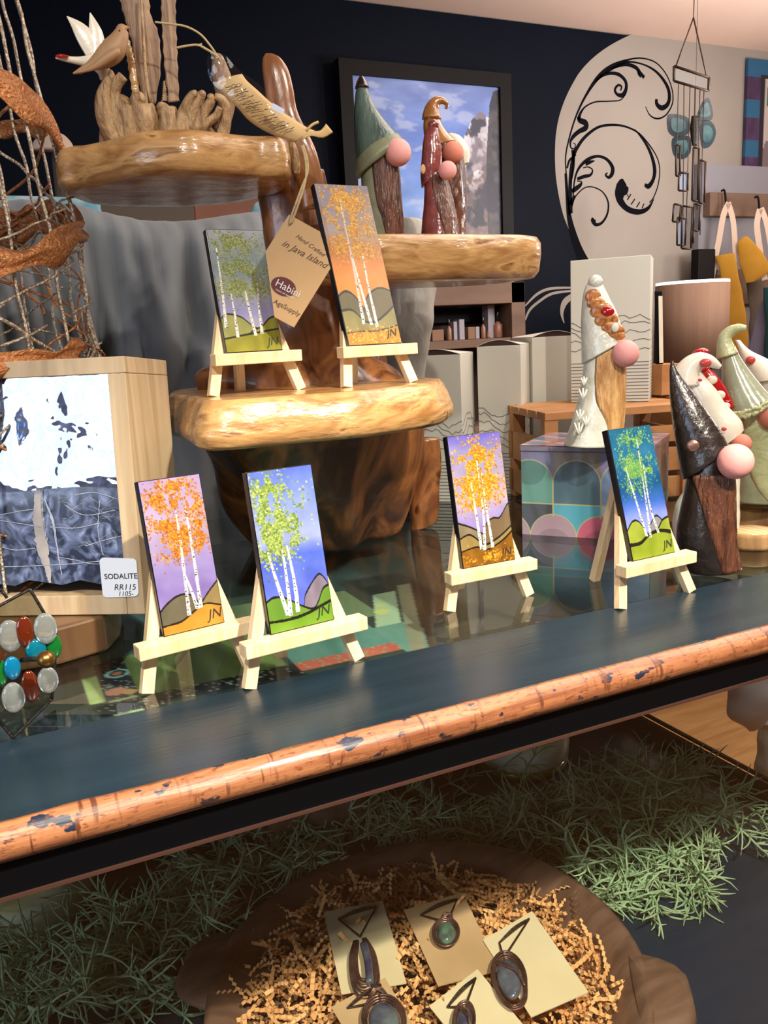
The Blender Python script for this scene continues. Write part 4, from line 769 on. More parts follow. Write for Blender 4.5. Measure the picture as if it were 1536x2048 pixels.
# patterned tin
A_ = at(1045, 1068, z=1.0); B_ = at(1225, 1079, z=1.0); tx = (B_ - A_).normalized(); tw = (at(1300, 1084, z=1.0) - A_).length * 1.0; ty = V((-tx.y, tx.x, 0)); ty = ty if ty.y > 0 else -ty
th_ = .132; td = .15
tin = thing('patterned_tin', 'rectangular tin with arched pastel scallop pattern standing on the glass counter', 'tin', tuple(A_ + tx * tw / 2 + ty * td / 2))
m_ = MB(); e = .001; m_.hexa([A_ + tx * e + ty * e, A_ + tx * (tw - e) + ty * e, A_ + tx * (tw - e) + ty * (td - e), A_ + tx * e + ty * (td - e)], [p + _Z * th_ for p in (A_ + tx * e + ty * e, A_ + tx * (tw - e) + ty * e, A_ + tx * (tw - e) + ty * (td - e), A_ + tx * e + ty * (td - e))]); mk('tin_body', m_, M['g_cream'], tin)
def tinpat(wd_, hd_, W_, H_, seed=0, ph=0.0):
    im = np.zeros((H_, W_, 3)); X, Y = np.meshgrid(np.linspace(0, wd_, W_), np.linspace(0, hd_, H_)); c = .069
    pal = [(86, 134, 118), (66, 92, 104), (108, 128, 158), (56, 54, 56), (74, 148, 168), (160, 178, 182), (150, 124, 134), (176, 88, 112), (124, 110, 96), (110, 106, 148)]
    im[:] = (112, 108, 140); col = np.floor((X + ph) / c).astype(int); u = (X + ph) / c - col - .5
    m0 = (col % 2 == 1); im[m0] = (124, 110, 100)
    pick = lambda k: np.array([pal[k % len(pal)]], float)
    for ci in range(col.min(), col.max() + 1):
        cm = col == ci
        arch = cm & (Y > .012) & (((u * c) ** 2 + (Y - .046) ** 2 < (c / 2) ** 2) | (Y > .046)) & (Y < .076); im[arch] = pick([0, 1, 2, 0][ci % 4])
        sh = cm & arch & (((u * c) ** 2 + (Y - .024) ** 2) < (c * .36) ** 2); im[sh] = im[sh] * .82
        im[cm & (Y >= .076)] = pick([3, 4, 5, 3][ci % 4])
    X2 = X + ph + c * .5; col2 = np.floor(X2 / c).astype(int); u2 = X2 / c - col2 - .5
    for ci in range(col2.min(), col2.max() + 1):
        cm = col2 == ci; a = cm & ((u2 * c) ** 2 + (Y - .126) ** 2 < (c / 2) ** 2); im[a] = pick([6, 6, 7, 6][ci % 4])
        s2 = cm & ((u2 * c) ** 2 + (Y - .142) ** 2 < (c * .42) ** 2); im[s2] = im[s2] * .88
        ln = cm & (np.abs(np.sqrt((u2 * c) ** 2 + (Y - .126) ** 2) - c / 2) < .0008); im[ln] = (160, 156, 110)
    ln = ((np.abs(u) > .485) & (Y > .046) & (Y < .095)) | (np.abs(Y - .076) < .0008) | ((np.abs(np.sqrt((u * c) ** 2 + (Y - .046) ** 2) - c / 2) < .0009) & (Y < .046)); im[ln] = (160, 156, 110)
    return im
raster('front_pattern', tinpat(tw, th_ - .008, 260, 200, ph=.022), A_ + _Z * (th_ - .008), tx * tw, -_Z * (th_ - .008), M['printed'], tin, lift=.0006)
raster('side_pattern', tinpat(td, th_ - .008, 120, 160, 2), A_ + tx * tw + _Z * (th_ - .008), ty * td, -_Z * (th_ - .008), M['printed'], tin, lift=.0006)
lid = [A_ + tx * -.002 - ty * .002, A_ + tx * (tw + .002) - ty * .002, A_ + tx * (tw + .002) + ty * (td + .002), A_ + tx * -.002 + ty * (td + .002)]
m_ = MB(); m_.hexa([p + _Z * (th_ - .008) for p in lid], [p + _Z * (th_ + .001) for p in lid]); mk('lid', m_, M['printed'], tin, bevel=.002)
im = np.zeros((60, 90, 3)); n_ = vn(60, 90, 5, 4, 3); im[:] = (150, 140, 150)
X, Y = np.meshgrid(np.linspace(0, 1, 90), np.linspace(0, 1, 60)); im[(X * 4 + Y * 3) % 1.4 < .5] = (104, 142, 174); im[(X * 3 - Y * 4) % 1.3 < .35] = (190, 170, 176); im[(X * 5 + Y) % 1.7 < .3] = (176, 110, 120)
raster('lid_pattern', im, lid[3] + _Z * (th_ + .0012), lid[2] - lid[3], lid[0] - lid[3], M['printed'], tin, lift=.0004)
lidmesh = bpy.data.objects['lid']; ca = lidmesh.data.color_attributes.new('Col', 'FLOAT_COLOR', 'POINT'); ca.data.foreach_set('color', np.tile(np.array(lin((120, 110, 130)), dtype=np.float32), len(lidmesh.data.vertices)))

# gift boxes with line drawings of mountains
def gift(name, label, P, a, w_, d, hgt, art=True, flap=True, artside=True, seed=1, cat='box', group='white mountain-line cartons', mm=None):
    c4, tx, ty = upbox(P, a, w_, d, hgt); t = thing(name, label, cat, tuple(sum(c4, V((0, 0, 0))) / 4), 0, group)
    m_ = MB(); m_.hexa(c4, [p + _Z * hgt for p in c4]); mk('carton_body', m_, mm or M['box'], t, bevel=.0008)
    if flap:
        m_ = MB(); R = []
        for j in range(13):
            f = j / 12; zz = hgt + .0005 + .010 * sin(pi * f); R.append([c4[0] + tx * w_ * f + _Z * zz - ty * .0005, c4[0] + tx * w_ * f + _Z * (hgt + .0005 + .004 * sin(pi * f)) + ty * d])
        m_.rings(R, closed=False, sm=False); mk('top_flap', m_, mm or M['box'], t, solid=.0008)
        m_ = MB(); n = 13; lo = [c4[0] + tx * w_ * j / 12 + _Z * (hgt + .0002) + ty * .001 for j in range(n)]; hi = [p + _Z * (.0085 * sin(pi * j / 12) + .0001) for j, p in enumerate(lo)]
        m_.add(lo + hi, [(i, i + 1, n + i + 1, n + i) for i in range(n - 1)]); mk('flap_gap', m_, M['gap_shade'], t)  # dark sheet colours in the shade under the raised flap
    if art:
        r = random.Random(seed); m_ = MB()
        def face(O, T, N_, W_, ph):
            pk = [(0.0, .2), (.12, .25), (.25, .55), (.38, .9), (.5, .75), (.62, .85), (.78, .45), (.9, .3), (1, .1)]
            for k in range(5):
                base = hgt * (.30 + .05 * k); amp = hgt * .13 * (1 - .1 * abs(k - 3)); pts = []
                for j in range(17):
                    f = j / 16; g = np.interp((f + ph + k * .07) % 1, [q[0] for q in pk], [q[1] for q in pk]); pts.append(O + T * W_ * f + _Z * (base + amp * g + r.uniform(-.002, .002)) + N_ * .0006)
                stroke(m_, pts, [.0011] * len(pts), N_)
            for k in range(12):
                z = hgt * (.02 + .0235 * k); stroke(m_, [O + T * .001 + _Z * z + N_ * .0006, O + T * (W_ - .001) + _Z * z + N_ * .0006], [.0011, .0011], N_)
        face(c4[0], tx, -ty, w_, r.random())
        if artside: face(c4[1], ty, tx, d, r.random())
        mk('line_drawing', m_, M['ink_grey'], t)
    return t, c4, tx, ty
a45 = radians(44)
p = at(935, 1003, z=1.0); p.x -= .006
gift('gift_carton', 'short white carton with curved flap, nearest the teak shelf', (p.x, p.y, 1.0), a45, .098, .10, .262, seed=2)
p = at(1046, 988, z=1.0)
gift('gift_carton', 'white mountain-line carton in the middle of the row, gnome shadow on it', (p.x, p.y, 1.0), a45, .080, .095, .272, seed=4)
p = at(1079, 965, z=1.0)
gift('gift_carton', 'white carton with its shaded side showing, behind the wooden crate', (1.04, 1.345, 1.0), radians(8), .095, .09, .283, seed=5, art=False)
# crate and tall box
cz = at(1220, 808, y=1.17).z
cr_ = thing('wooden_crate', 'small slatted wooden crate carrying the tall white carton', 'crate', (.96, 1.24, 1.0))
c0 = V((.822, 1.155, 1.0)); aa = radians(14); ctx = V((cos(aa), -sin(aa), 0)); cty = V((sin(aa), cos(aa), 0)); cw, cdp, chh = .27, .17, cz - 1.0
for k, (z0, z1) in enumerate(((.004, .04), (.05, .09), (.10, .128))):
    m_ = MB(); m_.hexa([c0 + _Z * z0, c0 + ctx * cw + _Z * z0, c0 + ctx * cw + cty * .008 + _Z * z0, c0 + cty * .008 + _Z * z0], [q + _Z * (z1 - z0) for q in (c0 + _Z * z0, c0 + ctx * cw + _Z * z0, c0 + ctx * cw + cty * .008 + _Z * z0, c0 + cty * .008 + _Z * z0)]); mk('front_slat', m_, M['crate'], cr_, bevel=.001)
for f in (0, .92):
    for g in (0, .9):
        o_ = c0 + ctx * cw * f + cty * (cdp * g - .010); m_ = MB(); q4 = [o_, o_ + ctx * .024, o_ + ctx * .024 + cty * .018, o_ + cty * .018]; m_.hexa(q4, [q + _Z * chh * .93 for q in q4]); mk('corner_post', m_, M['crate'], cr_, bevel=.001)
for k in range(5):
    o_ = c0 + cty * (-.012 + k * .042); m_ = MB(); q4 = [o_ + _Z * (chh - .014), o_ + ctx * cw + _Z * (chh - .014), o_ + ctx * cw + cty * .036 + _Z * (chh - .014), o_ + cty * .036 + _Z * (chh - .014)]; m_.hexa(q4, [q + _Z * .013 for q in q4]); mk('top_slat', m_, M['crate'], cr_, bevel=.001)
for g in (0, .93):
    for (z0, z1) in ((.01, .05), (.07, .12)):
        o_ = c0 + ctx * cw * g + _Z * z0; q4 = [o_, o_ + ctx * .008, o_ + ctx * .008 + cty * cdp, o_ + cty * cdp]; m_ = MB(); m_.hexa(q4, [q + _Z * (z1 - z0) for q in q4]); mk('side_slat', m_, M['crate'], cr_)
pR = at(1298, 806, z=cz); pL = at(1147, 808, z=cz)
tl = (at(1300, 506, y=pR.y).z - cz)
gift('tall_gift_carton', 'tallest white carton with mountain line drawing, standing on the crate behind the white gnome', (at(1298, 806, y=1.155).x, 1.155, cz), radians(45), .134, .085, tl, seed=9, flap=False)
bx = bpy.data.objects['tall_gift_carton']; 
sc2 = thing('wooden_crate', 'second wooden crate at the right, behind the gunmetal gnome hat', 'crate', (1.16, 1.13, 1.0), 0)
for k in range(4):
    m_ = MB(); m_.box((1.215, 1.10, 1.02 + k * .038), (.16, .01, .032)); mk('front_slat', m_, M['crate'], sc2, bevel=.001)
for x in (1.14, 1.29):
    m_ = MB(); m_.box((x, 1.092, 1.078), (.02, .006, .156)); m_.box((x, 1.20, 1.078), (.01, .19, .15)); mk('side_post', m_, M['crate'], sc2, bevel=.001)
m_ = MB(); m_.box((1.215, 1.195, 1.163), (.175, .20, .012)); mk('top_board', m_, M['crate'], sc2, bevel=.001)

# lamp with linen drum shade
lp_ = at(1382, 700, y=2.34); pl = PL(lp_); lt = thing('table_lamp', 'table lamp with brown linen drum shade and white rim behind the tall carton', 'lamp', (lp_.x, lp_.y, .9))
A2, B2 = pl.t(1309, 700), pl.t(1456, 700); cc = (A2 + B2) / 2; rr_ = (B2 - A2).length / 2; zt = pl.t(1382, 563).z; zb_ = pl.t(1382, 735).z
m_ = MB(); m_.lathe((cc.x, cc.y, 0), [(rr_ * 1.02, zb_), (rr_, zt - .010)], 64, caps=False); mk('lamp_shade', m_, M['shade'], lt, solid=.002)
m_ = MB(); m_.lathe((cc.x, cc.y, 0), [(rr_, zt - .010), (rr_ * .995, zt)], 64, caps=False); m_.lathe((cc.x, cc.y, 0), [(rr_ * .985, zb_ + .01), (rr_ * .985, zt)], 64, caps=False); mk('shade_lining', m_, M['lit'], lt)
m_ = MB(); m_.lathe((cc.x, cc.y, 0), [(.07, .901), (.075, .92), (.04, .94), (.06, .99), (.05, 1.04), (.014, 1.08), (.012, zb_ + .05)], 32); mk('lamp_base', m_, M['barn'], lt)
tb = thing('side_table', 'brown wooden side table by the back wall carrying the table lamp', 'table', (lp_.x, lp_.y, 0))
m_ = MB(); m_.box((lp_.x, lp_.y, .885), (.62, .40, .03)); mk('table_top', m_, M['barn'], tb, bevel=.003)
for sx in (-1, 1):
    for sy in (-1, 1): m_ = MB(); m_.box((lp_.x + sx * .28, lp_.y + sy * .17, .435), (.04, .04, .87)); mk('leg', m_, M['barn'], tb, bevel=.002)
pl = PL((1.155, 1.17, 1.2)); zf_ = 1.225
q4 = [pl.t(1309, 583), pl.t(1324, 583), pl.t(1326, 724), pl.t(1311, 724)]; q4[2].z = q4[3].z = zf_; m_ = MB(); m_.prism(q4, pl.n * .03); q5 = [pl.t(1317, 592, .001), pl.t(1325, 592, .001), pl.t(1327, 722, .001), pl.t(1319, 722, .001)]; q5[2].z = q5[3].z = zf_ + .002; m_.prism(q5, -pl.n * .004, 1)
setp(mk('small_picture_frame', m_, [M['black'], M['g_cream']]), 'narrow black and white framed card between tall carton and lamp', 'frame')
m_ = MB(); c_ = (q4[2] + q4[3]) / 2 + pl.n * .012; m_.box((c_.x + .006, c_.y, (1.169 + zf_ - .0005) / 2), (.045, .05, zf_ - .0005 - 1.169)); setp(mk('wood_block', m_, M['crate'], bevel=.001), 'small pale wood block under the narrow framed card', 'wood block')

# ================================================================== CARVED SCULPTURE ON THE UPPER TIER
pl = PL((.24, 1.02, 1.55)); b = pl.t(330, 268)
cs = thing('carved_bird_sculpture', 'carved root sculpture with small wooden bird and tall feathers on the upper tier', 'sculpture', (b.x, b.y, 1.517))
def px(*a, off=0): return [pl.t(x, y, off) for x, y in a]
m_ = MB()
m_.rings(ringsweep(pl, [(232, 286, 448, 286), (232, 272, 446, 272), (250, 258, 430, 262), (262, 248, 420, 252), (290, 240, 400, 246)], k=.35, n=36, seg=16, lump=.2, ls=30))
for pts, r in ((((232, 282), (214, 240), (208, 200), (214, 172), (222, 152), (221, 141)), (16, 20, 17, 12, 8, 3)), (((250, 284), (236, 240), (228, 200), (232, 172), (246, 152)), (14, 18, 12, 11, 10)),
               (((262, 280), (258, 236), (246, 210), (250, 196)), (20, 22, 18, 12)), (((292, 282), (290, 240), (278, 212), (276, 198), (284, 192)), (22, 26, 18, 14, 8)),
               (((300, 280), (298, 230), (294, 208)), (18, 18, 11)), (((334, 282), (336, 240), (326, 218), (318, 210)), (20, 18, 13, 7)), (((346, 280), (344, 232), (342, 214)), (18, 14, 9)),
               (((366, 284), (362, 246), (372, 214), (384, 192), (392, 186)), (14, 13, 11, 9, 6)), (((382, 284), (378, 250), (390, 216), (402, 192), (406, 186)), (14, 12, 11, 9, 6)),
               (((400, 284), (396, 256), (408, 226), (422, 202), (420, 190)), (14, 12, 11, 9, 6)), (((416, 284), (408, 262), (416, 246), (432, 232), (440, 214)), (12, 10, 9, 8, 6)), (((440, 286), (450, 250), (452, 220), (444, 200), (430, 192)), (13, 12, 10, 9, 6))):
    m_.tube([pl.t(x, y, .012 + .004 * i) for i, (x, y) in enumerate(pts)], [q * pl.m for q in r], 14, seg=22)
mk('ruffled_root', m_, M['carve'], cs)
m_ = MB(); m_.tube([pl.t(*p, -.01) for p in ((440, 262), (452, 226), (452, 190), (442, 150), (436, 118), (434, 108))], [q * pl.m for q in (14, 15, 20, 19, 12, 6)], 18, seg=24); mk('root_spur', m_, M['carve_dk'], cs)
m_ = MB(); m_.rings(ringsweep(pl, [(199, 300, 236, 296), (198, 280, 238, 276), (200, 255, 235, 252), (206, 235, 230, 232), (214, 226, 224, 225)], k=.35, n=24, seg=14)); mk('side_burl', m_, M['carve_dk'], cs)
def feather(pairs, sd):
    q = cr(pairs, 60); 
    q = [(a + (2.2 * abs(sin(i * .55 + sd))) * (1 if i > 3 else 0), b_, c_ - 2.2 * abs(cos(i * .5 + sd)), d_) for i, (a, b_, c_, d_) in enumerate(q)]
    m = MB(); m.rings(ringsweep(pl, q, k=.22, n=20, seg=0)); return m
mk('feather', feather([(290, 212, 312, 208), (272, 150, 322, 145), (263, 90, 322, 95), (252, 50, 316, 60), (242, 15, 303, 30), (238, -15, 300, 0), (250, -55, 292, -50), (268, -85, 276, -86)], 1), M['carve_dk'], cs)
mk('feather', feather([(336, 205, 360, 202), (328, 140, 357, 135), (324, 80, 355, 80), (321, 20, 353, 30), (322, -20, 352, -15), (332, -70, 344, -70)], 2), M['carve_dk'], cs)
mk('feather', feather([(264, 192, 281, 188), (254, 130, 276, 140), (249, 90, 266, 100), (250, 62, 256, 66)], 3), M['teak'], cs)
mk('feather', feather([(322, 202, 336, 202), (324, 180, 334, 180), (325, 162, 331, 161)], 4), M['carve'], cs)
m_ = MB(); m_.tube([pl.t(282, -10, .014), pl.t(286, 60, .016), pl.t(290, 130, .016), pl.t(300, 205, .014)], [.0012, .0016, .002, .002], 8, seg=16); mk('feather_quill', m_, M['carve'], cs)
m_ = MB(); m_.tube([pl.t(*p, .03) for p in ((146, 147), (160, 142), (180, 132), (205, 118), (226, 100), (238, 80), (243, 66), (245, 58), (252, 55.5), (259, 55))], [q * pl.m for q in (1.5, 5, 8.5, 18, 22, 17, 13, 10, 4.5, .8)], 24, seg=46)
bd = mk('bird', m_, M['bird'], cs)
m_ = MB(); m_.tube([pl.t(*p, .045) for p in ((152, 146), (185, 136), (212, 118), (232, 104), (236, 96))], [q * pl.m for q in (1, 5, 9, 8, 2)], 14, seg=20); mk('wing', m_, M['bird'], bd)
m_ = MB(); m_.sphere(pl.t(239, 62, .037), 2 * pl.m, 10, 8); mk('eye', m_, M['ink'], bd)
# white ceramic bird behind
pw = PL((.155, 1.03, 1.6)); wb = thing('ceramic_bird', 'white ceramic bird with raised wings behind the wooden bird', 'bird figurine', tuple(PL((.155, 1.03, 1.6)).t(190, 160)))
def lens(mb_, pairs, k=.25): mb_.rings(ringsweep(pw, pairs, k=k, n=16, seg=18))
m_ = MB(); lens(m_, [(133, 33, 135, 32), (142, 52, 162, 44), (150, 72, 182, 60), (160, 92, 196, 82), (172, 112, 206, 106)]); mk('raised_wing', m_, M['g_cream'], wb)
m_ = MB(); lens(m_, [(179, 26, 181, 25), (178, 44, 194, 44), (177, 66, 205, 64), (174, 90, 210, 88), (172, 116, 208, 116)]); mk('raised_wing', m_, M['g_cream'], wb)
m_ = MB(); m_.tube([pw.t(*p) for p in ((111, 116), (130, 118), (160, 122), (190, 125), (206, 140), (208, 160))], [q * pw.m for q in (1.5, 5, 8, 14, 14, 8)], 16, seg=24); mk('body', m_, M['g_cream'], wb)
m_ = MB(); m_.tube([pw.t(*p, .006) for p in ((111, 113), (122, 112), (137, 113))], [.001, .002, .001], 8, seg=8); mk('red_tip', m_, M['g_red'], wb)

# ================================================================== TAGS
pt = PL((.285, .93, 1.5))
tg = thing('parchment_tag', 'curled parchment leaflet in a clear sleeve, tied with jute to the sculpture', 'tag', tuple(pt.t(500, 200)))
prs = cr([(428, 166, 484, 148), (440, 180, 494, 162), (456, 198, 512, 178), (476, 216, 538, 202), (497, 240, 562, 222), (530, 262, 590, 240), (562, 276, 612, 254), (590, 285, 630, 262)], 30)
R = []
for i, (a, b_, c_, d_) in enumerate(prs):
    f = i / 29; A, B = pt.t(a, b_, .01 * sin(f * 5)), pt.t(c_, d_, .01 * sin(f * 5 + .8)); R.append([A + (B - A) * g + pt.n * -.004 * sin(g * pi) for g in np.linspace(0, 1, 7)])
m_ = MB(); m_.rings(R, closed=False); mk('parchment', m_, M['parch'], tg, solid=.0006)
m_ = MB()
for k in range(13):
    f = .14 + k * .056; i = int(f * 29); a, b_, c_, d_ = prs[i]; o = .010 * sin(i / 29 * 5 + .4) + .008
    pts = []
    for j in range(11):
        g = .2 + .55 * j / 10 + random.uniform(-.01, .01); pts.append(pt.t(a + (c_ - a) * g + random.uniform(-1.2, 1.2), b_ + (d_ - b_) * g + random.uniform(-1.6, 1.6), o))
    stroke(m_, pts, [random.uniform(.0004, .0011) for _ in pts], -pt.n)
mk('handwriting', m_, M['ink_brown'], tg)
m_ = MB(); m_.prism([pt.t(546, 206, .017), pt.t(569, 219, .017), pt.t(565, 230, .017), pt.t(542, 217, .017)], -pt.n * .0004); mk('price_sticker', m_, M['label'], tg)
m_ = MB(); R = []
for i, (a, b_, c_, d_) in enumerate(cr([(416, 112, 434, 106), (414, 128, 452, 112), (420, 158, 478, 140), (446, 192, 520, 170), (500, 245, 580, 226), (560, 278, 628, 256), (604, 276, 636, 262)], 24)):
    A, B = pt.t(a, b_, .022), pt.t(c_, d_, .022); R.append([A + (B - A) * g + pt.n * -.006 * sin(g * pi) for g in np.linspace(0, 1, 6)])
m_.rings(R, closed=False); mk('clear_sleeve', m_, M['plastic'], tg)
m_ = MB(); m_.tube([pt.t(*p, .01) for p in ((604, 276), (622, 268), (644, 268), (659, 256))], [.002, .002, .004, .0055], 8, seg=10, flat=.2); m_.tube([pt.t(*p, .01) for p in ((612, 262), (624, 250), (637, 244))], .0015, 6, seg=8); mk('twisted_end', m_, M['parch'], tg)
m_ = MB(); m_.tube([pt.t(*p, -.02) for p in ((310, 44), (340, 48), (372, 53), (400, 68), (418, 88), (432, 108), (440, 122))], .0011, 6, seg=26); mk('jute_string', m_, M['string'], tg)
m_ = MB(); m_.tube([pt.t(*p, -.015) for p in ((352, 96), (372, 92), (395, 90), (412, 98), (428, 108), (440, 118))], .0012, 6, seg=20); m_.tube([pt.t(*p, -.015) for p in ((395, 90), (404, 88))], .0008, 6); mk('jute_string', m_, M['string'], tg)

ph = PL((.332, .885, 1.4)); hx = thing('kraft_tag', 'hexagonal kraft tag with script lettering and maroon oval, hanging in a clear bag', 'tag', tuple(ph.t(590, 640)))
hexp = [(578, 429), (640, 463), (661, 537), (588, 655), (549, 634), (531, 503)]
m_ = MB(); m_.prism([ph.t(*p) for p in hexp], ph.n * .0008); mk('kraft_card', m_, M['kraft'], hx)
m_ = MB(); X_ = (ph.t(600, 450) - ph.t(560, 428)); U_ = -(ph.t(600, 450) - ph.t(622, 410)); 
X_ = (ph.t(640, 505) - ph.t(590, 470)); U_ = V(-ph.n).cross(X_)
text(m_, 'Hand Crafted', ph.t(590, 474), X_, U_, .0064, shear=.45); 
X2_ = (ph.t(640, 532) - ph.t(565, 492)); U2_ = V(-ph.n).cross(X2_); text(m_, 'in Java Island', ph.t(562, 490), X2_, U2_, .0102, shear=.45)
X3_ = (ph.t(585, 625) - ph.t(545, 604)); U3_ = V(-ph.n).cross(X3_); text(m_, 'AgeSupply', ph.t(546, 606), X3_, U3_, .0074, bold=.004); mk('lettering', m_, M['ink_brown'], hx)
m_ = MB(); cx_, cy_ = 567, 573; t_ = radians(24); ov = [(cx_ + 26 * cos(a) * cos(t_) - 18 * sin(a) * sin(t_), cy_ + 26 * cos(a) * sin(t_) + 18 * sin(a) * cos(t_)) for a in np.linspace(0, 2 * pi, 40)[:-1]]
m_.prism([ph.t(*p, .0006) for p in ov], ph.n * .0003); mk('oval_badge', m_, M['maroon_ink'], hx)
m_ = MB(); text(m_, 'Habini', ph.t(549, 570, .0008), X3_, U3_, .0112); text(m_, 'more of nature', ph.t(551, 580, .0008), X3_, U3_, .0032); mk('badge_lettering', m_, M['white'], hx)
m_ = MB(); m_.tube([ph.t(*p, .002) for p in ((582, 446), (588, 432), (596, 410), (606, 380), (612, 352), (611, 320), (604, 292))], .0012, 6, seg=24); mk('jute_string', m_, M['string'], hx)
m_ = MB(); m_.tube([ph.t(*p, .002) for p in ((580, 448), (582, 434), (590, 412), (603, 376), (615, 345), (614, 316), (606, 290))], .0012, 6, seg=24); mk('jute_string', m_, M['string'], hx)
m_ = MB(); R = []
for i, (a, b_, c_, d_) in enumerate(cr([(572, 410, 640, 396), (540, 470, 652, 440), (528, 520, 664, 520), (540, 600, 655, 590), (548, 660, 620, 650), (562, 694, 590, 690)], 20)):
    A, B = ph.t(a, b_, .004), ph.t(c_, d_, .004); R.append([A + (B - A) * g for g in np.linspace(0, 1, 8)])
m_.rings(R, closed=False); mk('clear_bag', m_, M['plastic'], hx)

# ================================================================== GLITTER WIRE TOWER
TC = V((-.055, 1.10, 0)); tp = PL(TC)
tw_ = thing('wire_tower', 'glittery copper and silver wire tower ornament wound with ribbon, at the left border', 'ornament', (TC.x, TC.y, 1.0))
prof = [(1.0, .155), (1.28, .150), (1.33, .140), (1.40, .125), (1.47, .107), (1.53, .090), (1.60, .072), (1.68, .056), (1.80, .035), (1.90, .02)]
# radius from the silhouette in the photo at each height
sil = [(1228, 228), (720, 200), (640, 178), (560, 166), (480, 158), (400, 136), (320, 118), (240, 92), (160, 70), (80, 55), (0, 30), (-120, 5)]
prof = sorted([(tp.t(x, y).z, (tp.t(x, y) - V((TC.x, TC.y, tp.t(x, y).z))).length) for y, x in sil])
def trd(z): return float(np.interp(z, [p[0] for p in prof], [p[1] for p in prof]))
def tpt(z, a, k=1): r_ = trd(z) * k; return V((TC.x + r_ * cos(a), TC.y + r_ * sin(a), z))
rg = random.Random(3); zt_ = prof[-1][0] - .02; z0_ = 1.002
for i in range(20):
    a = 2 * pi * i / 20 + rg.uniform(-.1, .1); m_ = MB(); m_.tube([tpt(z0_ + (zt_ - z0_) * j / 22, a + rg.uniform(-.008, .008), rg.uniform(.98, 1)) for j in range(23)], .0019, 6, seg=66); mk('upright_wire', m_, M['steel'], tw_)
for i in range(60):
    a = rg.uniform(0, 6.28); s_ = rg.choice((-1, 1)) * rg.uniform(2.5, 7); zz = rg.uniform(z0_, zt_ - .25); hh = rg.uniform(.08, .24); m_ = MB()
    m_.tube([tpt(zz + hh * j / 12, a + s_ * .25 * j / 12 * 1.6, rg.uniform(.94, 1.03)) for j in range(13)], rg.uniform(.0012, .0022), 5, seg=40); mk('wound_wire', m_, M['steel'] if i % 3 else M['copper'], tw_)
def ribbon(z0, z1, a0, a1, wd, k=1.02):
    m_ = MB(); R = []
    for j in range(70):
        f = j / 69; z = z0 + (z1 - z0) * f; a = a0 + (a1 - a0) * f; w2_ = wd * (.75 + .25 * sin(j * .4)) * (1 + .0 * f)
        R.append([tpt(z + w2_ * (g - .5) + .002 * sin(j * .7), a + (g - .5) * .12, k + .02 * sin(g * 9 + j * .2)) for g in np.linspace(0, 1, 6)])
    m_.rings(R, closed=False); return m_
for z0, z1, a0, a1, wd_, k_ in ((1.29, 1.455, -2.8, .15, .046, 1.03), (1.455, 1.50, .15, 1.8, .03, 1.02), (1.66, 1.515, -2.8, .1, .040, 1.03), (1.63, 1.72, -2.8, .2, .034, 1.03), (1.47, 1.38, .3, 2.9, .034, 1.0), (1.26, 1.30, -2.9, -.6, .03, 1.02), (1.56, 1.62, .2, 2.6, .03, 1.0)):
    mk('copper_ribbon', ribbon(z0, z1, a0, a1, wd_, k_), M['copper'], tw_, solid=.001)
m_ = MB(); m_.tube([tpt(1.0, -.8, .4), tpt(1.35, -.7, .5), tpt(1.5, -.5, .55), tpt(1.7, -1, .5)], .003, 8, seg=30); mk('light_cord', m_, M['label'], tw_)
m_ = MB(); kn = tp.t(186, 700)
for k in range(14): m_.tube([kn + V((rg.uniform(-.012, .012), rg.uniform(-.01, .01), rg.uniform(-.012, .012))) for _ in range(4)], .0013, 5, seg=14)
mk('wire_knot', m_, M['steel'], tw_)

# ================================================================== GREY DUVET OVER A RACK, things behind the shelf
m_ = MB(); pd = PL((.36, 1.52, 1.4)); R = []
rackz = at(330, 418, y=1.52).z
for i in range(121):
    u_ = i / 120; x = -.25 + .95 * u_; ring = []
    tz = rackz + .012 * sin(u_ * 7) + .008 * sin(u_ * 17 + 1)
    for j in range(70):
        v_ = j / 69; s = v_ * .72
        if s < .10: a = s / .10 * pi / 2; y, z = 1.56 - .055 * sin(a), tz - .045 * (1 - cos(a))
        else: y, z = 1.505, tz - .045 - (s - .10)
        fold = (.014 + .040 * max(0, min(1, (s - .08) / .18))) * (noise.noise(V((u_ * 19 + s * 1.8, s * 2.6, 0))) + .7 * noise.noise(V((u_ * 40 - s * 4, s * 4, 4))))
        if s > .36: fold *= max(.25, 1 - (s - .36) * 5)
        if abs(s - .385) < .006: y += .006
        ring.append(V((x + .01 * noise.noise(V((u_ * 5, s * 6, 8))), y - fold * 1.4, z)))
    R.append(ring)
m_.rings(R[::-1], closed=False); dv = mk('grey_duvet', m_, M['duvet'], solid=.006); setp(dv, 'grey-blue duvet draped over a rail behind the teak shelf', 'duvet')
m_ = MB(); m_.tube([(-.3, 1.585, rackz - .06), (.75, 1.585, rackz - .06)], .02, 16)
for x in (-.28, .73): m_.box((x, 1.585, (rackz - .06) / 2), (.04, .04, rackz - .06))
setp(mk('quilt_rack', m_, M['rust_wood']), 'wooden rail stand carrying the grey duvet', 'rack')
m_ = MB(); pb = PL((.0, 1.60, 1.55)); m_.rings(ringsweep(pb, [(-40, 470, 210, 470), (-40, 420, 205, 418), (-20, 400, 200, 402), (0, 392, 150, 396)], k=.15, n=24, lump=.1, ls=20)); setp(mk('folded_throw', m_, M['teal_cloth']), 'teal throw folded over the rail left of the grey duvet', 'throw')
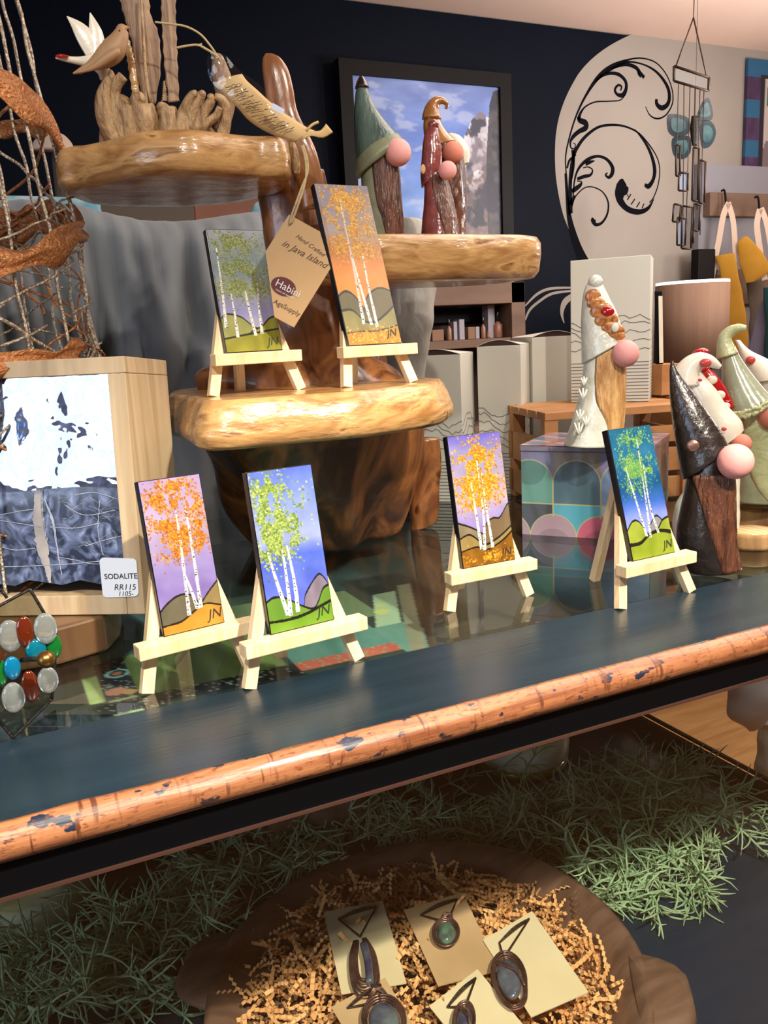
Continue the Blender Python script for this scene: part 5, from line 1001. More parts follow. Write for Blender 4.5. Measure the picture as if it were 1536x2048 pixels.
m_ = MB(); pb = PL((.62, 1.60, 1.5)); m_.rings(ringsweep(pb, [(495, 520, 560, 520), (498, 440, 556, 440), (505, 412, 550, 410), (518, 402, 540, 400)], k=.3, n=24, lump=.2, ls=30)); setp(mk('folded_throw', m_, M['teal_cloth']), 'pale blue fluffy throw between grey duvet and teak trunk', 'throw')
m_ = MB(); pb = PL((.55, 2.2, 1.6)); m_.prism([pb.t(96, 285), pb.t(420, 285), V((pb.t(420, 560).x, pb.t(420, 560).y, 0)), V((pb.t(96, 560).x, pb.t(96, 560).y, 0))], pb.n * .12); setp(mk('sofa_back', m_, M['brown_cloth'], bevel=.03, bseg=4), 'dark brown sofa back behind the duvet and upper tier', 'sofa')
so = bpy.data.objects['sofa_back']
m_ = MB(); pb = PL((.75, 1.9, 1.6)); m_.prism([pb.t(385, 394), pb.t(540, 396), V((pb.t(540, 440).x, pb.t(540, 440).y, 0)), V((pb.t(385, 440).x, pb.t(385, 440).y, 0))], pb.n * .06); setp(mk('wooden_cupboard', m_, M['rust_wood'], bevel=.004), 'reddish brown cupboard top edge showing behind the grey duvet', 'cupboard')
m_ = MB(); pb = PL((.20, 2.24, 1.8)); m_.rings(ringsweep(pb, [(60, 300, 150, 300), (66, 284, 142, 284), (80, 270, 128, 270), (96, 264, 112, 264)], k=.5, n=24)); setp(mk('round_cushion', m_, M['cream_cloth']), 'beige rounded cushion top left behind the upper tier', 'cushion')

# grey carved stone vase
pv = PL((.66, 1.30, 1.3)); m_ = MB()
m_.rings(ringsweep(pv, [(786, 436, 847, 440), (782, 480, 862, 486), (772, 540, 874, 540), (765, 580, 872, 578), (764, 640, 866, 640), (772, 700, 856, 700), (780, 760, 850, 760), (782, 860, 848, 860), (776, 990, 850, 990)], k=.8, n=60, seg=60, lump=.12, ls=26))
setp(mk('stone_vase', m_, M['slate'], sub=0), 'tall grey carved stone vase behind the side tier', 'vase')

# ================================================================== SODALITE IN DEEP PINE FRAME
A30 = radians(31); ft = V((cos(A30), -sin(A30), 0)); fi = V((sin(A30), cos(A30), 0)); fn = -fi
lean_ = radians(4); fu = (_Z * cos(lean_) + fi * sin(lean_)); fnn = fu.cross(ft) * -1
fnn = ft.cross(fu); fnn = fnn if fnn.y < 0 else -fnn
FP = at(290, 1228, y=.845); fr = thing('framed_stone_slab', 'deep pine frame holding a wrapped blue sodalite slab with a white name label', 'framed stone', (FP.x - .08, FP.y + .05, FP.z))
def fp(x, y, off=0): return onplane(x, y, FP + fnn * off, fnn)
HB = .30; xl_ = -.34
tR = fp(264, 711); Hf = (tR - FP).dot(fu); uR = (tR - FP).dot(ft)
def fl(u, v, d=0): return FP + ft * (u + uR * v / Hf * 0) + fu * v - fnn * d
tk_ = .026; D_ = .115
def slabbox(u0, u1, v0, v1, d0, d1): a = [fl(u0, v0, d0), fl(u1, v0, d0), fl(u1, v1, d0), fl(u0, v1, d0)]; b = [fl(u0, v0, d1), fl(u1, v0, d1), fl(u1, v1, d1), fl(u0, v1, d1)]; m = MB(); m.hexa(a[::-1], b[::-1]); return m
mk('top_board', slabbox(xl_, 0, Hf - .016, Hf, 0, D_), M['pine_dk'], fr, bevel=.0008)
mk('side_board', slabbox(-.018, 0, .0, Hf - .0163, 0, D_), M['pine_dk'], fr, bevel=.0008)
mk('bottom_board', slabbox(xl_, -.0183, 0, .020, 0, D_), M['pine_dk'], fr, bevel=.0008)
mk('back_board', slabbox(xl_, -.0183, .0203, Hf - .0163, D_ - .012, D_), M['blackw'], fr)
# stone face with pixel-traced broken lower edge, real thickness
def sp(x, y, o=-.008): return fp(x, y, o)
edge = [(-120, 1170), (-60, 1172), (0, 1168), (30, 1172), (58, 1160), (100, 1166), (125, 1170), (160, 1160), (200, 1168), (262, 1172), (258, 1050), (250, 900), (243, 742), (120, 742), (-120, 742)]
m_ = MB(); m_.prism([sp(*p) for p in edge], fnn * -.02); stn = mk('stone_slab', m_, M['stone'], fr)
m_ = MB()
def vein(pts, wd, mi=0): 
    q = cr([(a, b_, c_) for (a, b_), c_ in zip(pts, wd)], 40); stroke(m_, [sp(a + 1.5 * noise.noise(V((a * .3, b_ * .3, 0))), b_, -.0072) for a, b_, c_ in q], [c_ * .0004 * (.6 + .8 * abs(noise.noise(V((a * .2, b_ * .2, 3))))) for a, b_, c_ in q], fnn, mi)
vein([(78, 960), (76, 1000), (78, 1050), (86, 1100), (96, 1140), (100, 1166)], [6, 28, 44, 36, 22, 8], 1)
vein([(84, 975), (84, 1020), (92, 1080)], [3, 8, 4], 0)
vein([(90, 1000), (105, 1040), (112, 1080), (118, 1120), (124, 1150)], [4, 8, 7, 4, 2])
for pts in (((-20, 1038), (20, 1044), (60, 1050), (84, 1056)), ((100, 1054), (150, 1056), (200, 1046)), ((-20, 1134), (60, 1132), (140, 1128), (220, 1120)), ((116, 1114), (150, 1120), (190, 1128), (250, 1122)), ((170, 1092), (210, 1080), (250, 1070)), ((0, 1030), (40, 1022), (70, 1018)), ((150, 990), (190, 985), (240, 1000)), ((-10, 1090), (30, 1100), (70, 1096)), ((200, 1000), (196, 1060), (206, 1110)), ((130, 1010), (170, 1030), (230, 1020))): vein(pts, [2.2] * len(pts))
for k in range(46):
    a = random.uniform(110, 250); b_ = random.uniform(985, 1100); t2 = random.uniform(-.9, .9); l = random.uniform(10, 34); vein([(a, b_), (a + l * .5, b_ + l * t2 * .4 + random.uniform(-3, 3)), (a + l, b_ + l * t2)], [.5, .8, .4])
mk('veins', m_, [M['vein'], M['vein2']], stn)
M['film'] = glassy('crinkled_film', (225, 232, 246), 1.0, .02, bump=.0, base=.32)
m_ = MB(); R = []
for i in range(90):
    f = i / 89; ring = []
    for j in range(90):
        g = j / 89; x = -110 + 356 * g; y = 742 + (238 + 6 * sin(g * 6)) * f
        wv = .0040 * noise.noise(V((g * 3.4, f * 1.6, 1))) + .0010 * noise.noise(V((g * 9, f * 4, 5))) + .00018 * noise.noise(V((g * 34, f * 22, 7))) * (1 if g > .6 else .4)
        ring.append(sp(x, y, -.004 + wv))
    R.append(ring)
m_.rings(R, closed=False); mk('clear_film', m_, M['film'], fr)
lb = MB(); lc = []
for cx_, cy_, a0 in ((208, 1124, pi), (264, 1126, 1.5 * pi), (268, 1184, 0), (214, 1186, .5 * pi)):
    for k in range(6): a = a0 + k / 5 * pi / 2; lc.append((cx_ + 9 * cos(a), cy_ + 9 * sin(a)))
lb.prism([sp(x, y, .0016) for x, y in lc], fnn * -.0006); l_ = mk('name_label', lb, M['label'], fr)
m_ = MB(); text(m_, 'SODALITE', sp(209, 1158, -.0001+.0018), ft, fu, .0076, bold=.012); text(m_, 'RR115', sp(228, 1180, -.0001+.0018), ft, fu, .0085, shear=.2); text(m_, '1105-', sp(236, 1192, -.0001+.0018), ft, fu, .0070, shear=.2); mk('lettering', m_, M['ink'], l_)
# wooden block below
bz = FP.z - .001
m_ = MB(); A1 = V((.0, .89, 1.0)); pts = [(-.06, .86), (.033, .853), (.080, .868), (.098, .905), (.105, .94), (.08, .99), (-.05, .99)]
m_.hexa([V((x, y, 1.0)) for x, y in pts], [V((x, y, bz)) for x, y in pts]); setp(mk('wood_block', m_, M['block_wood'], bevel=.003), 'glossy brown wooden block under the left end of the stone frame', 'wood block')

# ================================================================== GLASS NUGGET ORNAMENT (left border)
pg = PL((.0, .70, 1.1)); gl = thing('glass_nugget_ornament', 'leaded glass ornament with a wheel of clear, brown, teal and green glass nuggets', 'ornament', tuple(pg.t(25, 1478)))
M['pane_tex'] = glassy('textured_pane', (205, 205, 196), 1, .1, bump=.8, bs=60)
def ngm(nm, c): return mat(nm, c, .04, trans=.85, coat=.5)
NG = dict(c=ngm('clear_nugget', (225, 232, 230)), b=mat('brown_nugget', (84, 28, 8), .06, coat=1), g=mat('green_nugget', (10, 110, 40), .06, coat=1, trans=.3), t=mat('teal_nugget', (0, 112, 138), .06, coat=1, trans=.3), u=mat('blue_nugget', (0, 120, 168), .06, coat=1, trans=.3))
def came(a, b_, r=3.2, o=0): m = MB(); m.tube([pg.t(*a, o), pg.t((a[0] + b_[0]) / 2 + 1, (a[1] + b_[1]) / 2, o), pg.t(*b_, o)], r * pg.m, 8, seg=12); return m
for a, b_ in (((-40, 1232), (60, 1178)), ((60, 1178), (112, 1270)), ((112, 1270), (104, 1398)), ((104, 1398), (26, 1476)), ((26, 1476), (-40, 1400)), ((0, 1178), (14, 1196))): mk('lead_came', came(a, b_), M['lead'], gl)
m_ = MB(); m_.prism([pg.t(*p, -.001) for p in ((-40, 1232), (60, 1180), (110, 1270), (102, 1396), (26, 1474), (-40, 1400))], pg.n * .002); mk('glass_pane', m_, M['pane_tex'], gl)
m_ = MB(); m_.prism([pg.t(*p, -.03) for p in ((20, 1478), (112, 1420), (118, 1470), (60, 1484))], pg.n * .002); mk('side_pane', m_, M['pane_tex'], gl)
for k, (x, y, rx, ry, c) in enumerate(((20, 1272, 23, 33, 'c'), (50, 1264, 17, 33, 'b'), (91, 1257, 22, 32, 'c'), (108, 1292, 15, 26, 'g'), (72, 1300, 20, 24, 't'), (96, 1360, 20, 28, 'c'), (60, 1373, 17, 34, 'b'), (27, 1395, 22, 32, 'c'), (25, 1336, 16, 24, 'u'), (2, 1345, 12, 28, 'g'), (-14, 1310, 16, 26, 'b'))):
    m_ = MB(); disc(pg, m_, x, y, rx, ry, .012 + .002 * (k % 3), .45); mk('glass_nugget', m_, NG[c], gl)
m_ = MB(); m_.tube([pg.t(44, 1320, .01), pg.t(60, 1318, .03), pg.t(86, 1318, .04)], 5 * pg.m, 12); mk('axle', m_, M['lead'], gl)
m_ = MB(); m_.sphere(pg.t(92, 1319, .045), 17 * pg.m, 24, 16); mk('brass_knob', m_, M['brass'], gl)

# ================================================================== INSIDE THE CASE
def jar(label, px_, py_, rpx, hgt):
    p = at(px_, py_, z=ZF); d0 = (p - CAM); n_ = V((d0.x, d0.y, 0)).normalized(); r_ = rpx * d0.dot(FW) / F; c = p + n_ * r_
    t = thing('marbled_jar', label, 'jar', (c.x, c.y, ZF)); m_ = MB(); m_.lathe((c.x, c.y, ZF), [(r_ * .90, .012), (r_ * .985, .022), (r_, .05), (r_, hgt - .02), (r_ * .97, hgt)], 64); mk('jar_body', m_, M['candle'], t)
    m_ = MB(); m_.lathe((c.x, c.y, ZF), [(r_ * .9, 0), (r_ * .96, .003), (r_ * .96, .012), (r_ * .9, .015)], 64); mk('foot_ring', m_, M['olive'], t); return t
jar('marbled white and olive jar standing in the case near its back right', 1043, 1566, 101, .24)
jar('marbled white and ochre jar at the left border inside the case', 92, 1888, 116, .22)
m_ = MB(); rp = at(630, 1700, z=ZF); m_.sphere(rp + V((.01, .03, .05)), (.095, .06, .075), 60, 40, wob=.5, sc=14); rk = mk('rock', m_, M['rock']); rk.location.z = ZF - .004; setp(rk, 'rough brown rock on the case floor behind the greenery', 'rock')
# dough bowl
ZR = .548; bL, bR, bT = at(395, 1925, z=ZR), at(1352, 1985, z=ZR), at(800, 1690, z=ZR); bc = (bL + bR) / 2; bu = (bR - bL).normalized(); bv = V((-bu.y, bu.x, 0)); RA = (bR - bL).length / 2 * .93; RB = (bT - bc).dot(bv); RB = RB / sqrt(1 - min(.9, ((bT - bc).dot(bu) / RA)) ** 2)
RA *= .97
bowl = thing('dough_bowl', 'large oval dark wooden dough bowl filled with crinkle paper inside the case', 'bowl', (bc.x, bc.y, ZF))
m_ = MB(); R = []
for k, zz in ((.55, 0), (.62, .0), (.80, .02), (.93, .05), (1.0, .078), (1.005, .084), (.975, .086), (.90, .078), (.84, .06), (.70, .035), (.4, .022), (.05, .02)):
    R.append([V((bc.x, bc.y, ZF + zz)) + bu * (RA * k * (1 + .02 * noise.noise(V((cos(a) * 2, sin(a) * 2, zz * 3)))) * cos(a)) + bv * (RB * k * sin(a) * (1 + .03 * sin(2 * a))) for a in np.linspace(0, 2 * pi, 73)[:-1]])
m_.rings(R); mk('bowl_body', m_, M['bowl'], bowl)
for s_ in (-1, 1):
    m_ = MB(); e0 = V((bc.x, bc.y, ZF + .074)) + bu * s_ * RA * .93; R = []
    for f, hw in ((0, .075), (.3, .068), (.6, .062), (.85, .052), (1, .036)):
        c = e0 + bu * s_ * .062 * f; R.append([c + bv * hw * cos(a) * (1 if abs(cos(a)) < .9 else .97) + _Z * .012 * sin(a) for a in np.linspace(0, 2 * pi, 17)[:-1]])
    m_.rings(R); mk('handle', m_, M['bowl'], bowl)
# crinkle paper
m_ = MB(); rr = random.Random(11)
for i in range(2100):
    a = rr.uniform(0, 2 * pi); q_ = sqrt(rr.random()); k = q_ * (.86 if rr.random() < .93 else 1.0)
    c = V((bc.x, bc.y, ZF + .058 + rr.uniform(-.012, .026) * (1 - .3 * q_) + .012 * (1 - q_))) + bu * RA * k * cos(a) + bv * RB * k * sin(a)
    d = V((rr.uniform(-1, 1), rr.uniform(-1, 1), rr.uniform(-.5, .5))).normalized(); wv = d.cross(V((rr.uniform(-1, 1), rr.uniform(-1, 1), rr.uniform(-1, 1)))).normalized(); up_ = d.cross(wv)
    n = rr.randint(5, 13); ln = rr.uniform(.0028, .0042); hw = rr.uniform(.0017, .0026); cur = rr.uniform(-.18, .18); A = []; p = c.copy()
    for j in range(n):
        z_ = up_ * (.0016 if j % 2 else -.0016); A.append((p + z_ - wv * hw, p + z_ + wv * hw)); p = p + d * ln; d = (d + wv * cur * .3 + V((0, 0, -.03))).normalized()
    vs = [q for pr_ in A for q in pr_]; m_.add(vs, [(2 * j, 2 * j + 1, 2 * j + 3, 2 * j + 2) for j in range(n - 1)])
cp = mk('crinkle_paper', m_, M['crinkle']); setp(cp, 'tan crinkle-cut paper shred filling the wooden dough bowl', 'packing paper', kind='stuff')
# pendant cards
ZC = ZF + .098
def cardobj(label, q4, mt_, pend, zoff=0, pm='gem'):
    P4 = [at(x, y, z=ZC + zoff) for x, y in q4]; c = sum(P4, V((0, 0, 0))) / 4; t = thing('pendant_card', label, 'necklace card', tuple(c), 0, 'necklaces on kraft cards in the bowl')
    m_ = MB(); m_.prism(P4, (0, 0, -.0012)); mk('card', m_, M[mt_], t)
    if pend:
        x, y, rx, ry, rot, style = pend; z = ZC + zoff + .006
        g = at(x, y, z=z); gx = (at(x + 10, y, z=z) - g) / 10; gy = (at(x, y + 10, z=z) - g) / 10
        def w(u, v, lift=0): c_, s_ = cos(rot), sin(rot); return g + gx * (u * c_ - v * s_) + gy * (u * s_ + v * c_) + _Z * lift
        if style == 'loop':
            m_ = MB()
            for k in range(4): f = 1 - k * .17; m_.tube([w(-rx * f * .5, -ry * .8), w(-rx * f, -ry * .2), w(-rx * f, ry * .6 * f), w(-rx * .5 * f, ry * f), w(rx * .5 * f, ry * f * .95), w(rx * f, ry * .5 * f), w(rx * f * .95, -ry * .3), w(rx * .4 * f, -ry * .85)], .0018, 8, seg=40)
            mk('wire_frame', m_, M['wire'], t)
            m_ = MB(); m_.tube([w(rx * .3, ry * .7, .003), w(rx * .35, 0, .003), w(rx * .2, -ry * .6, .002)], .005, 10, seg=14); mk('quartz', m_, M['gem'], t)
        else:
            m_ = MB(); pts = [(w(rx * cos(a) * (1 if style == 'drop' else .95), ry * sin(a))) for a in np.linspace(0, 2 * pi, 33)[:-1]]
            ux, uy = (w(1, 0) - w(0, 0)), (w(0, 1) - w(0, 0)); N_ = ux.cross(uy).normalized(); N_ = N_ if N_.z > 0 else -N_
            R = []
            for i in range(11):
                ph_ = pi * (i / 10); ph_ = min(max(ph_, .03), pi - .03)
                R.append([w(0, 0) + ux * rx * .86 * sin(ph_) * cos(a) + uy * ry * .86 * sin(ph_) * sin(a) * (1 if style != 'leaf' or sin(a) < 0 else 1.15) + N_ * .008 * cos(ph_) for a in np.linspace(0, 2 * pi, 25)[:-1]])
            m_.rings(R); mk('stone', m_, M[pm], t)
            m_ = MB()
            for k in range(3):
                f = 1 + k * .10; tip_ = 1.25 if style == 'leaf' else 1
                m_.tube([w(rx * f * cos(a), ry * f * sin(a) * (tip_ if sin(a) > .5 else 1), .001 * k) for a in np.linspace(-pi / 2, 1.5 * pi, 25)], .0013, 6, seg=60)
            for k in range(3): m_.tube([w(-rx * .8 + k * 3, -ry * .9), w(-rx * .2 + k * 4, -ry * .3, .008), w(rx * .5, ry * .1, .009), w(rx * .9, ry * .5 + k * 3, .003)] if style == 'leaf' else [w(-rx * .6, -ry * 1.1), w(-rx * .2 + k * 5, -ry * 1.5, .004), w(rx * .5, -ry * 1.1)], .0013, 6, seg=18)
            mk('wire_frame', m_, M['wire'], t)
        T0 = P4[0] + (P4[1] - P4[0]) * .2 + (P4[3] - P4[0]) * .14 + _Z * .001; T1 = P4[0] + (P4[1] - P4[0]) * .86 + (P4[3] - P4[0]) * .08 + _Z * .001; B0 = w(0, -ry * .95)
        m_ = MB(); m_.tube([T0, (T0 + T1) / 2 + _Z * .003, T1], [.0018, .0034, .0022], 8, seg=14, flat=.5); m_.tube([T0, (T0 + B0) / 2, B0], .0012, 6, seg=12); m_.tube([T1, (T1 + B0) / 2, B0], .0012, 6, seg=12); mk('chain', m_, M['chain'], t)
cardobj('cream card with long wire-wrapped copper pendant, upper left in the bowl', [(648, 1824), (765, 1801), (813, 1966), (683, 1988)], 'cardw', (727, 1928, 26, 62, -.12, 'loop'))
cardobj('tan card with small round labradorite pendant, top middle of the bowl', [(808, 1820), (925, 1785), (1000, 1940), (876, 1972)], 'cardt', (892, 1866, 22, 24, .1, 'drop'), .001, 'gem2')
cardobj('large cream card with leaf-shaped dark wire pendant, right side of the bowl', [(966, 1880), (1064, 1822), (1177, 1984), (1062, 2034)], 'cardw', (1018, 1955, 28, 44, -.25, 'leaf'), .003)
cardobj('tan card with violet cabochon pendant at the bottom photo border', [(662, 2014), (770, 1955), (850, 2090), (738, 2140)], 'cardt', (768, 2040, 36, 42, -.2, 'drop'), .004)
cardobj('cream card with small grey pendant at the bottom photo border', [(858, 2012), (955, 1938), (1088, 2100), (985, 2170)], 'cardw', (928, 2044, 18, 34, .1, 'leaf'), .006)
# fern garlands
def fern(label, paths, seed, mt_, nb=10):
    r = random.Random(seed); m_ = MB()
    def needle(p, d, L_, rad):
        q = [p]; dd = d.copy(); cv = V((r.uniform(-.6, .6), r.uniform(-.6, .6), r.uniform(-.4, .2)))
        for j in range(4): dd = (dd + cv * .5).normalized(); q.append(q[-1] + dd * L_ / 4)
        for v_ in q: v_.z = max(v_.z, ZF + .002)
        m_.tube(q, [rad, rad, rad * .9, rad * .75, rad * .3], 4)
    for (pts, n, spread, ln) in paths:
        W_ = [at(x, y, z=ZF + zz) for x, y, zz in pts]; q = cr([tuple(v_) for v_ in W_], n)
        for i, c in enumerate(q):
            c = V(c) + V((r.gauss(0, spread), r.gauss(0, spread), abs(r.gauss(0, spread * .45)))); c.z = max(c.z, ZF + .004)
            d = V((r.gauss(0, 1), r.gauss(0, 1), r.uniform(-.1, .8))).normalized(); L_ = ln * r.uniform(.6, 1.35)
            s_ = [c]; dd = d.copy()
            for j in range(5): dd = (dd + V((r.uniform(-.45, .45), r.uniform(-.45, .45), r.uniform(-.35, .15)))).normalized(); s_.append(s_[-1] + dd * L_ / 5)
            for v_ in s_: v_.z = max(v_.z, ZF + .003)
            m_.tube(s_, [.0019] * 5 + [.0012], 5)
            for j in range(nb):
                k = r.randint(1, 5); b = s_[k]; ax = (s_[k] - s_[k - 1]).normalized(); sd = ax.cross(V((r.gauss(0, 1), r.gauss(0, 1), r.gauss(0, 1)))).normalized()
                needle(b.copy(), (ax * r.uniform(.5, 1.3) + sd).normalized(), ln * r.uniform(.3, .72), r.uniform(.0013, .0019))
    setp(mk('fern_garland', m_, M[mt_]), label, 'greenery', 'artificial fern greenery in the case')
fern('artificial fern greenery at the left of the case, around the ochre jar', [([(-60, 1960, .0), (60, 1985, .02), (180, 1940, .02), (300, 1870, .02), (420, 1800, .02)], 74, .028, 0.09), ([(190, 2010, .01), (260, 2000, .01), (330, 1900, .02), (430, 1870, .01)], 37, .024, 0.09), ([(-40, 2000, .01), (40, 2040, .01)], 12, .02, .06)], 1, 'fern', 12)
fern('artificial fern greenery behind the bowl, middle of the case', [([(400, 1740, .03), (520, 1722, .03), (640, 1690, .02), (760, 1650, .03), (880, 1655, .03)], 80, .026, 0.087), ([(560, 1700, .04), (700, 1625, .04), (790, 1610, .04)], 26, .02, .05)], 2, 'fern', 12)
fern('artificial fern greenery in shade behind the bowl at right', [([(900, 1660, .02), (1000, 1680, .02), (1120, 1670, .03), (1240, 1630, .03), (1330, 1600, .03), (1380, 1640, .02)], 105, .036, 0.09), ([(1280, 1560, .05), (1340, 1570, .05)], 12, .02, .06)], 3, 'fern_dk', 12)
fern('bright artificial fern sprigs spreading to the right of the bowl', [([(1130, 1790, .01), (1230, 1760, .02), (1330, 1730, .02), (1420, 1690, .02)], 57, .022, 0.078), ([(1250, 1790, .01), (1340, 1790, .01), (1440, 1770, .01)], 13, .016, 0.078), ([(1440, 1650, .03), (1480, 1660, .03)], 5, .014, 0.083)], 4, 'fern', 11)

# ================================================================== FAR BACKGROUND
# mountain picture
P4 = [at(672, 118, y=YW - .035), at(1016, 151, y=YW - .035)]; fx0, fx1 = P4[0].x, P4[1].x; fz1 = (P4[0].z + P4[1].z) / 2; fz0 = fz1 - .82; yb = YW - .032; bw = .045
pc = thing('mountain_picture', 'black-framed mountain landscape painting hanging on the navy wall', 'picture', ((fx0 + fx1) / 2, YW - .005, fz0))
for nm, (c, s_) in dict(a=(((fx0 + fx1) / 2, yb, fz1 - bw / 2), (fx1 - fx0, .045, bw)), b=(((fx0 + fx1) / 2, yb, fz0 + bw / 2), (fx1 - fx0, .045, bw)), c=((fx0 + bw / 2, yb, (fz0 + fz1) / 2), (bw, .045, fz1 - fz0 - 2 * bw)), d=((fx1 - bw / 2, yb, (fz0 + fz1) / 2), (bw, .045, fz1 - fz0 - 2 * bw))).items():
    m_ = MB(); m_.box(c, s_); mk('frame_bar', m_, M['blackw'], pc)
W2, H2 = 230, 280; im = np.zeros((H2, W2, 3)); v = np.linspace(0, 1, H2)[:, None]; u = np.linspace(0, 1, W2)[None, :]
for k in range(3): im[..., k] = np.interp(v[:, 0], [0, .25, .45, .7, 1], [(128, 106, 92, 150, 120)[k], (96, 112, 122, 160, 150)[k] if 0 else (118, 96, 100, 130, 110)[k], (90, 100, 120, 150, 140)[k], (100, 120, 130, 150, 140)[k], (60, 80, 100, 110, 90)[k]][:5] if 0 else [(118, 140, 200)[k], (88, 124, 206)[k], (92, 134, 208)[k], (128, 160, 214)[k], (120, 140, 180)[k]])[:, None]
n1 = vn(H2, W2, 4, 12, 21, 4); n2 = vn(H2, W2, 6, 20, 22, 4); im += ((n1 - .5) * 70)[..., None]; mixc(im, np.clip((n2 - .58) * 6, 0, .7), (166, 180, 214))
n3 = vn(H2, W2, 26, 30, 23, 3); n4 = vn(H2, W2, 12, 16, 24, 4)
def mtn(pts, dk, lt, snow=None, seed=0):
    xs = [p[0] for p in pts]; r = np.interp(u[0], xs, [p[1] for p in pts]) + (vn(1, W2, 1, 26, seed)[0] - .5) * .03; m = (v > r[None, :])
    c = np.array(dk, float) * (1 - n3[..., None]) + np.array(lt, float) * n3[..., None]
    f = np.clip((n4 - .5) * 9, 0, 1) * .8; c = c * (1 - f[..., None]) + np.array((34, 38, 58)) * f[..., None]
    if snow is not None:
        s_ = np.clip((n3 - .45) * 9, 0, 1) * np.clip(1 - (v - r[None]) / snow, 0, 1); c = c * (1 - s_[..., None]) + np.array((210, 212, 224)) * s_[..., None]
    mixc(im, m.astype(float), (0, 0, 0)); im[m] = c[m]
mtn([(0, 2), (.6, 2), (.68, .42), (.74, .22), (.80, .14), (.86, .10), (.92, .13), (1, .12)], (92, 90, 110), (170, 156, 160), .30, 31)
mtn([(0, 2), (.38, .72), (.5, .62), (.62, .54), (.70, .44), (.76, .40), (1, .30)], (72, 66, 78), (164, 140, 134), .10, 32)
mtn([(0, .66), (.05, .72), (.12, .78), (.3, .92), (.36, .86), (.44, .74), (.54, .66), (.6, .80), (.7, .92), (.8, .85), (1, .60)], (50, 50, 70), (120, 104, 110), None, 33)
mtn([(0, 2), (.88, 2), (.9, .30), (.93, .08), (.96, .02), (1, .01)], (36, 36, 46), (96, 90, 96), None, 34)
mm = (v > .86 - .04 * u) & (u > .66); im[mm] = (np.array((70, 106, 158)) + (n4[..., None] - .5) * 120)[mm]
mm = (v > .86) & (u < .66); im[mm] = (np.array((52, 66, 62)) + (n3[..., None] - .5) * 60)[mm]
raster('canvas', im, (fx0 + bw, yb - .012, fz1 - bw), (fx1 - fx0 - 2 * bw, 0, 0), (0, 0, -(fz1 - fz0 - 2 * bw)), M['canvas'], pc)
# wall cabinet with little bottles
YC = 2.52; A = at(845, 568, y=YC); Bp = at(1050, 574, y=YC); cz1 = A.z + .0; cz0 = cz1 - .52; xA, xB = A.x - .25, Bp.x
wc = thing('wall_cabinet', 'open brown barn-wood wall cabinet with cosmetics, seen between teak tiers', 'cabinet', ((xA + xB) / 2, YW - .1, cz0))
th2 = .05; zs = at(1000, 684, y=YC).z
for nm, c, s_ in (('top_board', ((xA + xB) / 2, YC + .09, cz1 - .035), (xB - xA, .18, .07)), ('side_board', (xB - .028, YC + .09, (cz0 + cz1) / 2), (.056, .18, cz1 - cz0)), ('side_board', (xA + .028, YC + .09, (cz0 + cz1) / 2), (.056, .18, cz1 - cz0)), ('bottom_board', ((xA + xB) / 2, YC + .09, cz0 + .02), (xB - xA - .114, .18, .04)), ('shelf_board', ((xA + xB) / 2, YC + .09, zs), (xB - xA - .114, .17, .028))):
    m_ = MB(); m_.box(c, s_); mk(nm, m_, M['barn'], wc, bevel=.002)
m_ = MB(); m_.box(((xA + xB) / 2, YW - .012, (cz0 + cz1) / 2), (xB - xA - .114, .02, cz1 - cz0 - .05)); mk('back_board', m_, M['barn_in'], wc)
zt2 = zs + .0145; pc_ = PL((xB - .3, YC + .06, zt2))
def onshelf(x): q = at(x, 690, y=YC + .06); return V((q.x, YC + .06, zt2))
def bottle(label, x, rw, hh, cap, body, capm):
    c = onshelf(x); t = thing('bottle', label, 'bottle', tuple(c), 0, 'cosmetic bottles in the wall cabinet'); k = .0017
    m_ = MB(); m_.lathe(c, [(rw * k * .95, 0), (rw * k, .003), (rw * k, hh * k * .85), (rw * k * .5, hh * k), (rw * k * .4, hh * k + .004)], 20); mk('bottle_body', m_, M[body], t)
    m_ = MB(); m_.lathe(c, [(rw * k * .42, hh * k + .004), (rw * k * .5, hh * k + .006), (rw * k * .4, (hh + cap) * k), (rw * k * .2, (hh + cap) * k + .003)], 16); mk('cap', m_, M[capm], t)
def carton(label, x, wd, hh, m2):
    c = onshelf(x); k = .0017; m_ = MB(); m_.box(c + V((0, .02, hh * k / 2)), (wd * k, .04, hh * k)); setp(mk('product_carton', m_, M[m2], bevel=.001), label, 'carton', 'cosmetic cartons in the wall cabinet')
bottle('slim bottle with tall black cap at left of the wall cabinet shelf', 899, 5, 26, 15, 'btl', 'btl_dk')
bottle('slim bottle with tall black cap, middle of the wall cabinet shelf', 967, 5, 26, 16, 'btl', 'btl_dk')
bottle('largest labelled bottle with black dropper in the wall cabinet', 996, 10, 30, 26, 'btl', 'btl_dk')
bottle('tiny squat jar beside the large dropper bottle in the wall cabinet', 977, 4, 10, 3, 'btl', 'btl_w')
for a in (('wide tan carton leftmost in the wall cabinet', 877, 26, 22, 'btl_k'), ('pale slim carton right of the first slim bottle', 912, 8, 36, 'btl_w'), ('pale taller carton leaning in the cabinet middle', 925, 12, 40, 'btl_w'), ('short tan carton before the middle bottle', 944, 16, 24, 'btl_k'), ('small pale carton beside the middle bottle', 956, 9, 24, 'btl_w'), ('white carton behind the large dropper bottle', 984, 16, 66, 'btl_w'), ('pale carton with tan base at right of the cabinet', 1018, 20, 68, 'btl_w')): carton(*a)
m_ = MB(); p0 = at(962, 560, y=YC + .05); m_.box((p0.x + .05, YC + .08, cz1 + .012), (.14, .10, .022)); setp(mk('paper_booklet', m_, M['white']), 'white booklet lying on top of the wall cabinet', 'booklet')

